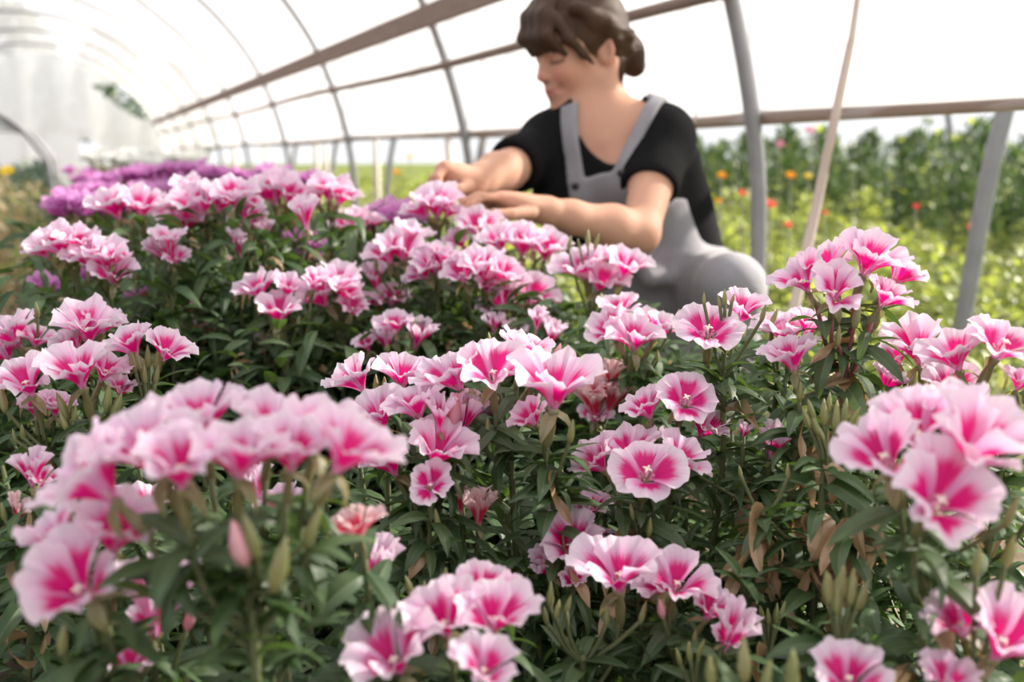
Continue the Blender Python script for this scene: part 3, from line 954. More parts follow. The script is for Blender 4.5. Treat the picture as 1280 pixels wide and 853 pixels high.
# mid-distance plants, softly out of focus
MIDS = [
 (1.50, [(727, 334, 54, -.3, .5, 1), (752, 352, 50, .2, .9, 1), (784, 333, 54, .3, .4, 1), (748, 326, 44, 0, .2, 1, .04)], [(712, 304, 18, 0), (735, 298, 20, .1), (746, 302, 18, .2), (724, 306, 14, -.2)]),
 (1.62, [(653, 306, 50, 0, .5, 1), (684, 312, 50, .2, .5, 1), (668, 300, 44, 0, .2, 1, .05), (622, 302, 46, -.4, .5, 1)], []),
 (1.70, [(598, 283, 48, .1, .5, 1), (574, 300, 36, -.5, .6, 1), (616, 288, 36, .5, .3, 1)], []),
 (1.72, [(546, 256, 54, .0, .4, 1), (528, 262, 40, -.5, .4, 1), (562, 262, 36, .5, .4, 1)], []),
 (1.58, [(502, 310, 56, -.1, .5, 1), (482, 318, 44, -.5, .5, 1), (516, 298, 46, .3, .2, 1, .04)], [(470, 330, 16, 0)]),
 (1.55, [(543, 330, 50, -.1, .5, 1), (528, 340, 36, -.6, .6, 1), (556, 322, 36, .3, .2, 1)], []),
 (1.52, [(578, 341, 46, -.2, .6, 1), (604, 335, 50, .0, .5, 1), (628, 342, 44, .4, .5, 1), (612, 356, 36, .2, .9, 1)], []),
 (1.55, [(640, 363, 46, -.1, .5, 1), (666, 368, 48, .3, .6, 1), (625, 380, 40, -.4, .7, 1)], []),
 (1.45, [(640, 425, 26, 0, .3, 0), (618, 405, 18, 0, .3, 0)], [(630, 404, 20, -.5, 0, 1), (635, 410, 22, 0), (644, 408, 22, .2)]),
 (1.50, [(424, 356, 56, .1, .5, 1), (402, 372, 48, -.4, .6, 1), (441, 385, 34, .3, .8, 1), (432, 366, 36, .3, .5, 1)], [(438, 396, 18, 0)]),
 (1.45, [(322, 360, 44, -.3, .4, 1), (359, 361, 42, .2, .4, 1), (346, 391, 52, .0, .7, 1, -.03), (394, 352, 36, .3, .3, 1)], [(352, 408, 20, 0), (372, 405, 20, .1)]),
 (1.45, [(494, 408, 40, 0, .4, 1), (523, 421, 26, .3, .4, 0), (481, 428, 24, -.2, .3, 0), (458, 432, 28, -.3, .5, 1)], [(484, 432, 26, -.1), (496, 430, 28, .05), (510, 428, 28, .15), (474, 416, 22, -.2), (519, 408, 20, .1)]),
 (1.62, [(490, 372, 36, .1, .5, 1), (468, 376, 26, -.3, .5, 1), (470, 350, 24, 0, .4, 0)], []),
 (1.85, [(434, 280, 42, -.2, .5, 1), (464, 281, 38, .3, .4, 1), (448, 272, 30, 0, .2, 1)], []),
 (1.70, [(338, 240, 54, -.2, .4, 1), (362, 242, 44, .3, .4, 1), (320, 246, 40, -.5, .4, 1), (350, 234, 44, .1, .2, 1, .05)], [(348, 270, 22, 0), (368, 272, 22, .2)]),
 (1.72, [(410, 238, 46, .0, .4, 1), (426, 246, 38, .4, .5, 1), (394, 246, 36, -.4, .4, 1)], []),
 (1.60, [(313, 275, 40, 0, .6, 1), (332, 290, 18, .2, .4, 0)], []),
 (1.60, [(143, 260, 50, -.2, .5, 1), (176, 258, 48, .1, .5, 1), (160, 252, 40, 0, .2, 1, .05)], [(164, 278, 20, 0)]),
 (1.62, [(252, 250, 58, .0, .5, 1), (222, 266, 52, -.3, .6, 1), (276, 252, 46, .4, .4, 1), (238, 240, 46, 0, .2, 1, .06), (232, 278, 40, .1, .8, 1)], []),
 (1.55, [(296, 246, 50, .1, .4, 1), (310, 254, 30, .5, .4, 1)], []),
 (1.50, [(212, 302, 42, 0, .2, 1), (220, 322, 28, .2, .6, 1), (207, 316, 24, -.2, .6, 0), (190, 312, 16, -.2, .4, 0)], []),
 (1.40, [(75, 306, 58, -.2, .5, 1), (98, 302, 48, .2, .3, 1), (52, 314, 36, -.7, .3, 1), (86, 298, 44, 0, .1, 1, .05)], []),
 (1.38, [(128, 326, 56, .1, .5, 1), (106, 320, 46, -.4, .4, 1), (144, 344, 44, .4, .8, 1), (146, 322, 30, .4, .3, 1)], []),
 (1.55, [(382, 270, 26, 0, .4, 0), (303, 262, 26, 0, .4, 0), (292, 300, 18, .1, .3, 0), (302, 312, 16, .2, .3, 0)], []),
 (1.28, [(752, 486, 40, 0, .4, 1, 0, 'salmon'), (740, 505, 36, -.3, .6, 0, 0, 'salmon'), (766, 500, 34, .3, .4, 0, 0, 'salmon'), (744, 520, 34, 0, .8, 1), (764, 470, 24, .2, .2, 0, 0, 'salmon')], []),
 (1.40, [(690, 420, 24, .2, .4, 0), (672, 402, 18, .1, .4, 0)], []),
 (1.05, [(1010, 408, 44, .2, .3, 1)], []),
]
MLAB = ["pink godetia with four flowers and upright buds just below the woman's near elbow",
        "pink godetia with four flowers directly under the woman's near forearm",
        "pink godetia with three flowers right below the woman's outstretched fingers", 'pink godetia whose round head the woman is touching with both hands', 'three-flower pink godetia with one bud, beside the head the woman touches', "pink godetia with three flowers in front of the plant under the woman's fingers", 'pink godetia with four crowded flowers in front of the forearm plant', 'pink godetia with three flowers low beneath the crowded four-flower head', 'godetia with three plump buds and two tiny blossoms behind the broad three-flower head', "pink godetia with four flowers and one bud, second from the woman's hands", 'pink godetia with four spread flowers, one lower over slim buds, in mid-bed', 'godetia with four small blossoms wrapped in a ring of tall upright buds', 'pink godetia with three small flowers half hidden behind the bud-ringed plant', 'pink godetia with two open flowers and a small third beyond the bed middle', 'pink godetia with a dome of four flowers over two buds before the purple ones', 'three-flower pink godetia at the far rim of the pink patch, by the dark hoop', 'pink godetia with one round flower and a half closed one before the purple heads', 'pink godetia with three flowers and one bud between purple patch and path', 'pink godetia with five densely packed flowers in front of the purple patch', 'pink godetia with two flowers squeezed between two fuller heads before the purple patch', 'pink godetia with a pale flower stacked above three smaller ones', 'upper of two four-flower pink godetias reaching out over the path', 'lower of two four-flower pink godetias reaching over the path, purple blossom beneath', 'godetia with four tiny half closed blossoms below the dome-shaped heads', 'godetia with small salmon blossoms between the largest ruffled flower and the flared one', 'godetia with two tiny half closed blossoms below the crowded heads', 'single pink godetia flower peeping out beside the tall red-stemmed bunch']
for lab, (dep, fl, bu) in zip(MLAB, MIDS):
    fl = [(f[0], f[1], f[2] * 1.12, f[3], min(.84, f[4] * 1.5)) + tuple(f[5:]) for f in fl]
    godetia(lab, fl, bu, dep, group='pink godetias in mid-bed', detail=False)

# magenta and purple godetias further down the bed
PURP = [(1.6, 105, 341, 34), (1.6, 54, 354, 30), (1.6, 172, 372, 32), (1.7, 377, 300, 36), (1.8, 495, 270, 50), (1.7, 384, 318, 26), (1.7, 165, 400, 20)]
for dep, px, py, w in PURP:
    godetia('purple-pink godetia flower among the blurred pink ones', [(px, py, w, random.uniform(-.3, .3), .4, 1), (px + w * .5, py + w * .2, w * .7, .4, .5, 1)], [], dep, 'purple', group='purple flowers among the pink', detail=False)
for k in range(34):
    f = k / 33.0
    py = 262 - 46 * f ** 0.7 + random.uniform(-4, 4)
    dep = 1.95 + 2.4 * f
    px = random.uniform(86 + 14 * f, 150 + 135 * min(1, f * 1.6))
    fl = []
    for j in range(4):
        fl.append((px + random.uniform(-22, 22), py + random.uniform(-4, 7), 0.062 * FPX / dep * random.uniform(.8, 1.1), random.uniform(-.5, .5), random.uniform(.1, .6), 1))
    godetia('purple godetia with a dense flower head beyond the pink ones', fl, [], dep, 'purple', group='purple godetias further down the bed', detail=False)
for px, py, dep in ((160, 222, 2.9), (185, 218, 3.0), (208, 215, 3.2), (232, 216, 3.0), (255, 214, 3.1), (272, 218, 2.8), (120, 238, 2.5), (100, 262, 2.2), (130, 228, 2.8), (340, 216, 2.6), (352, 222, 2.4), (300, 224, 2.8), (495, 262, 2.1), (470, 262, 2.2), (380, 225, 2.6)):
    fl = [(px + random.uniform(-14, 14), py + random.uniform(-3, 5), 30, random.uniform(-.4, .4), .3, 1) for j in range(3)]
    godetia('purple godetia with a dense flower head beyond the pink ones', fl, [], dep, 'purple', group='purple godetias further down the bed', detail=False)
for k in range(16):
    dep = 4.6 + 0.16 * k
    px = random.uniform(120, 252); py = 204 - 0.5 * k + random.uniform(-3, 3)
    fl = [(px + random.uniform(-14, 14), py + random.uniform(-4, 5), 24, random.uniform(-.4, .4), .4, 1) for j in range(4)]
    godetia('white godetia with a full flower head behind the purple ones', fl, [], dep, 'white', group='white godetias behind the purple', detail=False)

for k in range(30):
    dep = random.uniform(1.38, 2.2); hgt = random.uniform(.36, .54)
    px = random.uniform(170, 700)
    py = 426 + ((0.75 - hgt) / dep - 0.185) / 0.983 * FPX
    fl = [(px + random.uniform(-16, 16), py + random.uniform(-8, 14), random.uniform(.012, .026) * FPX / dep, random.uniform(-.4, .4), random.uniform(.1, .6), random.choice((0, 0, 1)), 0, random.choice(('pink', 'pink', 'salmon'))) for j in range(4)]
    godetia('blurred godetia with only small half closed pink blossoms below the taller heads', fl, [(px + random.uniform(-12, 12), py - 8, 18, random.uniform(-.2, .2)) for j in range(3)], dep, group='half closed godetias in mid-bed', detail=False)

# leafy plants filling the bed between the flower heads
H = np.array(HEADS)


def head_height(x, y):
    d2 = (H[:, 0] - x) ** 2 + (H[:, 1] - y) ** 2
    k = np.argsort(d2)[:5]
    w = 1 / (d2[k] + 0.004)
    return float((H[k, 2] * w).sum() / w.sum())


BA = np.array(BASES)
nfill = 0
FAR = []
_pv = P(838, 372, 2.27)
KNEES = [_pv, _pv + np.array([-.24, -.20, 0]), _pv + np.array([-.12, -.10, 0]), _pv + np.array([-.11, -.05, 0]), _pv + np.array([.02, .10, 0]), _pv + np.array([-.20, -.08, 0]), P(914, 360, 1.95)]
for iy in range(200):
    y = 0.22 + iy * 0.115
    if y > 6.5: break
    for ix in range(14):
        x = -0.16 + ix * 0.105 + random.uniform(-.035, .035)
        yy = y + random.uniform(-.035, .035)
        if y > 2.0 and (iy % 2 or ix % 2): continue
        if x > 0.98 - 0.05 * max(0, yy - 2) or (yy > 2 and x < min(0.08, -0.10 + 0.09 * (yy - 2))): continue
        if min(math.hypot(x - k_[0], yy - k_[1]) for k_ in KNEES) < 0.19: continue   # where the woman kneels
        p = np.array([x, yy, 0.4]) - CAM
        dep = float(p @ FWD)
        if dep < 0.40: continue
        px = 640 + FPX * float(p @ RGT) / dep
        if px < -160 or px > 1440: continue
        h = head_height(x, yy) - random.uniform(0.07, 0.15)
        h = min(h, 0.75 - dep * 0.25) if dep < 0.7 else h
        if h < 0.14: h = 0.14
        for _ in range(3):          # stand between the flowering stems, not in them
            dv = BA - np.array([x, yy]); q = np.hypot(dv[:, 0], dv[:, 1]); kk = int(q.argmin())
            if q[kk] < 0.065:
                x -= dv[kk, 0] / (q[kk] + 1e-6) * (0.065 - q[kk]); yy -= dv[kk, 1] / (q[kk] + 1e-6) * (0.065 - q[kk])
        base = np.array([x, yy, 0.0])
        if dep < 1.30:
            pl = empty('godetia_plant', base)
            mb = MB()
            lean = np.array([random.uniform(-.03, .03), random.uniform(-.03, .03), h])
            mb.tube(catmull([(0, 0, -0.02), lean * 0.5 + np.array([.01, -.01, 0]), lean], 3), np.linspace(.004, .0025, 7), 6)
            link('stem', mb.mesh('stem', M_STEM), pl)
            n = int(h / 0.0125) + 10
            for k in range(n):
                f = k / (n - 1)
                q = base + lean * (0.25 + 0.75 * f)
                a = k * 2.39996 + random.uniform(-.3, .3)
                dv = np.array([math.cos(a), math.sin(a), math.tan(max(-.9, min(1.0, -0.4 + 1.0 * f + random.uniform(-.3, .3))))])
                add_leaf(pl, base, q, dv, random.uniform(0.055, 0.09) * (1 - 0.45 * f ** 2))
            nd = random.choice((0, 0, 1, 2))
            for k in range(nd):
                a = random.uniform(0, 6.28)
                q = base + lean * random.uniform(.5, .95)
                link('withered_leaf', random.choice(DRYS), pl, mat=m4(leaf_basis(np.array([math.cos(a), math.sin(a), random.uniform(-1.5, 0)])), q - base, random.uniform(.04, .06)))
            tag(pl, 'leafy green godetia shoot without flowers between the blooming plants' if not nd else 'flowerless godetia shoot with a few withered brown leaves', 'flower plant',
                'flowerless green godetias' if not nd else 'flowerless godetias with withered leaves')
        else:
            FAR.append((random.choice(FOLS), base, random.uniform(0, 6.28), h + 0.02))
        nfill += 1
print('fill plants', nfill)

# the leaf mass further back, where single plants cannot be told apart
vs, fs, us, ms, off = [], [], [], [], 0
cache = {}
for me, base, an, hh in FAR:
    if me.name not in cache:
        co = np.zeros(len(me.vertices) * 3, np.float32); me.vertices.foreach_get('co', co)
        li = np.zeros(len(me.loops), np.int32); me.loops.foreach_get('vertex_index', li)
        mi = np.zeros(len(me.polygons), np.int32); me.polygons.foreach_get('material_index', mi)
        uv = np.zeros(len(me.loops) * 2, np.float32); me.uv_layers[0].data.foreach_get('uv', uv)
        vuv = np.zeros((len(me.vertices), 2), np.float32); vuv[li] = uv.reshape(-1, 2)
        cache[me.name] = (co.reshape(-1, 3), li.reshape(-1, 4), mi, vuv)
    co, li, mi, vuv = cache[me.name]
    c_, s_ = math.cos(an), math.sin(an)
    p = co * np.array([.62, .62, hh])
    vs.append(np.stack([p[:, 0] * c_ - p[:, 1] * s_, p[:, 0] * s_ + p[:, 1] * c_, p[:, 2]], 1) + base)
    fs.append(li + off); us.append(vuv); ms.append(mi); off += len(co)
me = mesh_np('bed_foliage', np.concatenate(vs), np.concatenate(fs), [M_LEAF, M_DRY], np.concatenate(us))
me.polygons.foreach_set('material_index', np.concatenate(ms))
tag(link('bed_foliage', me), 'dense green leaf mass under the blurred flowers further down the bed', 'foliage', kind='stuff')

# ------------------------------------------------------------------ garden beyond the open side
M_BRIGHT = m_leaf('leaf_bright', (0.11, 0.16, 0.03), (0.30, 0.34, 0.08), (0.55, 0.64, 0.10), rib=(0.3, 0.35, 0.1), t_=0.5, gloss=0.05, ribw=0.2)
M_DARKG = m_leaf('leaf_dark', (0.035, 0.070, 0.028), (0.095, 0.150, 0.06), (0.14, 0.24, 0.06), rib=(0.1, 0.15, 0.06), t_=0.3, gloss=0.05, ribw=0.2)
M_TEAL = m_leaf('leaf_bluegreen', (0.05, 0.09, 0.07), (0.12, 0.18, 0.14), (0.14, 0.22, 0.12), rib=(0.1, 0.15, 0.06), t_=0.3, gloss=0.05, ribw=0.2)
M_TAN = m_leaf('leaf_straw', (0.44, 0.35, 0.20), (0.76, 0.63, 0.44), (0.66, 0.52, 0.28), rib=(0.4, 0.3, 0.15), t_=0.35, gloss=0.03, ribw=0.2)
M_OLIVE = m_leaf('leaf_olive', (0.16, 0.18, 0.06), (0.34, 0.34, 0.13), (0.40, 0.42, 0.12), rib=(0.3, 0.3, 0.1), t_=0.4, gloss=0.04, ribw=0.2)


def bush_mesh(seed, n, mats, weights, spread, lmin, lmax, dome=0.7, wide=1.6, upright=0.4, zlo=0.05):
    """leaf mass of a bush of height 1"""
    r = np.random.default_rng(seed)
    lists = [MB() for _ in mats]
    for k in range(n):
        z = zlo + (1 - zlo) * r.random()
        a = r.uniform(0, 6.283)
        rmax = spread * math.sqrt(max(0.05, 1 - (max(0, z - 1 + dome) / dome) ** 2))
        rr = rmax * math.sqrt(r.random())
        d = np.array([math.cos(a), math.sin(a), r.uniform(-0.4, 0.4) + upright * r.random() * 3])
        i = r.choice(len(mats), p=weights)
        v, f, u = LEAFA[r.integers(0, 6)]
        v = v * np.array([1, wide, 1])
        R = leaf_basis(d, r.uniform(-0.6, 0.6)); L = r.uniform(lmin, lmax)
        lists[i].add(v * L @ R.T + np.array([rr * math.cos(a), rr * math.sin(a), z - 0.3 * L]), f, u)
    mb = MB(); idx = []
    for i, l in enumerate(lists):
        if l.n:
            mb.add(np.concatenate(l.v), l.f, np.concatenate(l.uv)); idx += [i] * len(l.f)
    me = mb.mesh('foliage', *mats)
    me.polygons.foreach_set('material_index', np.array(idx, np.int32))
    return me


def stalks(h, n, sp, m):
    mb = MB()
    for k in range(n):
        a = k * 2.4
        mb.tube([(0.01 * math.cos(a), 0.01 * math.sin(a), -0.03), (sp * .5 * math.cos(a), sp * .5 * math.sin(a), h * .5), (sp * math.cos(a), sp * math.sin(a), h * .92)], [.006, .005, .003], 5)
    return mb.mesh('stem', m)


BRIGHT = [bush_mesh(200 + k, 220, [M_BRIGHT, M_OLIVE], [.75, .25], 0.55, 0.10, 0.22, upright=0.5) for k in range(4)]
DARK = [bush_mesh(220 + k, 620, [M_DARKG, M_BRIGHT], [.93, .07], 0.36, 0.07, 0.15, wide=1.5, upright=0.7, dome=0.35) for k in range(3)]
TEAL = [bush_mesh(240 + k, 200, [M_TEAL], [1.0], 0.4, 0.09, 0.2, upright=0.8) for k in range(2)]
TAN = [bush_mesh(260 + k, 200, [M_TAN, M_OLIVE], [.7, .3], 0.45, 0.08, 0.2) for k in range(3)]
ST = stalks(1.0, 5, 0.2, M_STEM)


def bush(name, x, y, h, w, meshes, label, cat, group):
    e = empty(name, (x, y, 0))
    f = link('foliage', random.choice(meshes), e); f.scale = (w, w, h); f.rotation_euler = (0, 0, random.uniform(0, 6.28)); f['kind'] = 'stuff'
    s = link('stem', ST, e); s.scale = (w, w, h)
    tag(e, label, cat, group)
    return e


ZL_SPOTS = [(902, 219, 14, 'orange', 4.0, 'golden orange flower on a tall stalk right behind the steel hoop'),
      (988, 219, 15, 'orange', 4.2, 'golden orange flower beside the pale strap'),
      (1010, 220, 12, 'yellow', 4.4, 'dull yellow flower next to the strap, before the dark shrubs'),
      (962, 255, 19, 'coral', 3.6, 'large coral flower between the steel hoop and the strap'),
      (928, 241, 13, 'coral', 3.8, 'small coral flower peeping out behind the steel hoop'),
      (985, 281, 13, 'coral', 3.3, 'small coral flower low in the bright crop near the strap'),
      (1031, 266, 9, 'coral', 3.5, 'tiny coral flower in the bright crop just past the strap'),
      (1145, 258, 11, 'red', 3.9, 'small red flower alone in the bright crop'),
      (1217, 285, 19, 'coral', 3.5, 'large coral-red flower beside the leaning hoop of the next tunnel'),
      (898, 251, 10, 'orange', 3.8, 'small orange flower low behind the woman\'s back'),
      (643, 240, 13, 'coral', 3.4, 'orange flower seen under the woman\'s raised arm'),
      (1113, 203, 16, 'white', 5.2, 'whitish flower before the dark shrubs'),
      (1067, 210, 13, 'white', 5.2, 'pale flower before the dark shrubs near the strap'),
      (975, 180, 13, 'pink', 5.4, 'faint pink flower near the rail'),
      (1012, 163, 15, 'pink', 5.6, 'pink flower touching the rail next to the strap'),
      (1160, 152, 20, 'white', 5.6, 'creamy flower on top of the dark shrubs'),
      (30, 206, 20, 'white', 4.4, 'cream flower over the straw-coloured side bed'),
      (8, 214, 22, 'yellow', 4.2, 'pale yellow flower over the straw-coloured side bed'),
      (495, 215, 10, 'orange', 5.0, 'tiny orange flower near the stake'),
      (512, 196, 10, 'yellow', 6.0, 'tiny yellow flower near the far crop')]
STALK = [(P(a[0], a[1], a[4])[0], P(a[0], a[1], a[4])[1], 0.05) for a in ZL_SPOTS]
LEGS = [(1.6, y_, 0.04) for y_ in HOOP_Y] + [(hx, 2.17 + 2.05 * q_, 0.07) for q_ in range(6) for hx in (2.42, 6.78)] + [(P(*q_[:3])[0], P(*q_[:3])[1], 0.04) for q_ in STK]
nb_ = 0
CROP = []
# bright low crop: rows parallel to the tunnel
for ix in range(16):
    for iy in range(34):
        x = 2.0 + ix * 0.42 + random.uniform(-.12, .12); y = 0.2 + iy * 0.48 + random.uniform(-.12, .12)
        if x > 5.1 and y < 10.0: continue
        dx = np.array([x, y, 0.3]) - CAM; dep = float(dx @ FWD)
        if dep < 1.2: continue
        px = 640 + FPX * float(dx @ RGT) / dep
        if px < 250 or px > 1420: continue
        if 30 < math.hypot(x, y): continue
        if y > 9 and (iy % 2): continue
        if any(math.hypot(x - hx, y - 2.17 - 2.05 * q) < .3 for q in range(6) for hx in (2.4, 6.8)): continue
        if any(math.hypot(x - P(*q_[:3])[0], y - P(*q_[:3])[1]) < .3 for q_ in STK): continue
        CROP.append((x, y))
CP = np.array(CROP)
lowx = CP[:, 1] < 10.0
CP[lowx] = spread(CP[lowx], 0.215, STALK + LEGS, (1.9, 5.15, 0.1, 9.85))
CP[~lowx] = spread(CP[~lowx], 0.30, STALK + LEGS, (1.9, 8.6, 10.1, 17.0))
for x, y in CP:
    h = random.uniform(.26, .42) + (0.10 if y > 5 else 0)
    bush('crop_plant', x, y, h, random.uniform(.33, .38), BRIGHT, 'bright yellow-green crop plant in the sunny garden beyond the rail', 'plant', 'bright crop plants beyond the rail')
    nb_ += 1
# tall dark hedge of crop
for k in range(62):
    row, q = k % 3, k // 3
    x = (5.68, 6.24, 7.36)[row] + random.uniform(-.03, .03); y = -0.5 + 0.51 * (q + row / 3.0) + random.uniform(-.03, .03)
    bush('tall_shrub', x, y, random.uniform(.82, 1.0), random.uniform(.48, .54), DARK, 'tall dark green shrub in the dense row behind the bright crop', 'shrub', 'dark shrub row')
for k in range(16):
    x = 9.3 + 0.35 * (k % 2); y = 9.6 + k * 0.9
    bush('tall_shrub', x, y, random.uniform(.6, .85), random.uniform(.8, 1.0), DARK, 'dark green shrub of the far end of the garden row', 'shrub', 'far shrub row')
print('bright', nb_)

# round garden flowers, each on its own stalk
mb = MB()
for ring, (n, r1, z) in enumerate(((16, 0.5, 0.0), (12, 0.40, 0.10), (8, 0.26, 0.18))):
    for k in range(n):
        a = 2 * math.pi * k / n + ring * .2; c, s = math.cos(a), math.sin(a); w = 0.11
        mb.add([(0.05 * c, 0.05 * s, z), (r1 * .6 * c - w * s, r1 * .6 * s + w * c, z + .04), (r1 * c, r1 * s, z + .0), (r1 * .6 * c + w * s, r1 * .6 * s - w * c, z + .04)], [(0, 1, 2, 3)])
ZV, ZF = np.concatenate(mb.v), mb.f
ZIN = {}
for nm, c in (('orange', (0.85, 0.38, 0.02)), ('coral', (0.85, 0.16, 0.10)), ('red', (0.75, 0.07, 0.07)), ('yellow', (0.80, 0.60, 0.06)), ('white', (0.5, 0.56, 0.45)), ('pink', (0.75, 0.30, 0.42))):
    mt = m_solid('bloom_' + nm, c, .2, 20, .7, .1, 0)
    ZIN[nm] = mesh_np('bloom', ZV, ZF, [mt], smooth=False)
mb = MB(); mb.tube([(0, 0, -0.03), (0.01, 0, .5), (0, 0, 1.0)], [.004, .004, .003], 5)
ZST = mb.mesh('stem', M_STEM)
ZL = []
for v, f, u in LEAFA[:3]:
    ZL.append(mesh_np('leaf', v * np.array([1, 1.6, 1]), f, [M_BRIGHT], u))
for px, py, w, c, d, lab in ZL_SPOTS:
    p = P(px, py, d)
    e = empty('garden_flower', (p[0], p[1], 0))
    s = link('stem', ZST, e); s.scale = (1, 1, p[2])
    b = link('bloom', ZIN[c], e, mat=m4(basis(nrm(TOW * .6 + np.array([0, 0, .8]))), np.array([0, 0, p[2]]), w * d / FPX))
    for k in range(6):
        a = k * 2.4
        link('leaf', ZL[k % 3], e, mat=m4(leaf_basis(np.array([math.cos(a), math.sin(a), .4])), np.array([0, 0, p[2] * (.3 + .1 * k)]), .10))
    tag(e, lab, 'flower')

# side bed across the path: straw-coloured and blue-green plants
LOWL = [(hx, hy, 0.03) for hx in (-0.10, -1.15) for hy in (5.2, 7.6, 9.4, 11.4, 13.4)]
sp = spread([(-0.30 - random.uniform(0, .6), 3.25 + k * 0.165) for k in range(26)], 0.165, STALK + LOWL, (-0.95, -0.27, 3.1, 7.5))
for x, y in sp:
    bush('side_bed_plant', x, y, random.uniform(.50, .72), random.uniform(.34, .40), TAN, 'straw-coloured drying plant in the side bed across the path', 'plant', 'drying plants in the side bed')
sp = spread([(-0.40 - random.uniform(0, .5), 7.85 + k * 0.29) for k in range(22)], 0.22, STALK + LOWL, (-0.92, -0.36, 7.8, 14.2))
for x, y in sp:
    bush('hoop_bed_plant', x, y, random.uniform(.5, .68), random.uniform(.42, .5), TEAL, 'blue-green plant growing under the low hoops', 'plant', 'plants under the low hoops')
sp = spread([(0.55 + random.uniform(-.4, .4), 7.5 + k * 0.7) for k in range(16)], 0.32, LEGS, (0.1, 1.0, 7.3, 18.5))
for x, y in sp:
    bush('tunnel_plant', x, y, random.uniform(.45, .6), random.uniform(.46, .55), TAN + BRIGHT, 'olive and straw plant at the far end of the flower bed', 'plant', 'plants at the far bed end')

# trees outside the far gable, seen through its gaps
TREEM = [bush_mesh(300 + k, 900, [M_DARKG], [1.0], 0.42, 0.05, 0.11, dome=0.8, wide=2.2, zlo=0.3) for k in range(2)]
M_BARK = m_solid('bark', (0.10, 0.075, 0.055), .3, 10, .9, .1, .5, .02)
for k, (x, y, h, w) in enumerate(((0.9, 24, 3.4, 2.2), (-1.0, 25, 4.0, 2.6), (2.6, 27, 3.0, 2.4))):
    e = empty('tree', (x, y, 0))
    f = link('foliage', TREEM[k % 2], e); f.scale = (w, w, h); f['kind'] = 'stuff'
    mb = MB(); mb.tube([(0, 0, -.1), (.03, 0, h * .3), (0, .03, h * .7)], [.09, .07, .03], 8)
    link('trunk', mb.mesh('trunk', M_BARK), e)
    tag(e, ['dark green tree outside the far gable, behind its upper gap', 'taller dark tree outside the far gable, standing behind the others', 'wide dark tree outside the far gable, on the open garden side'][k], 'tree')

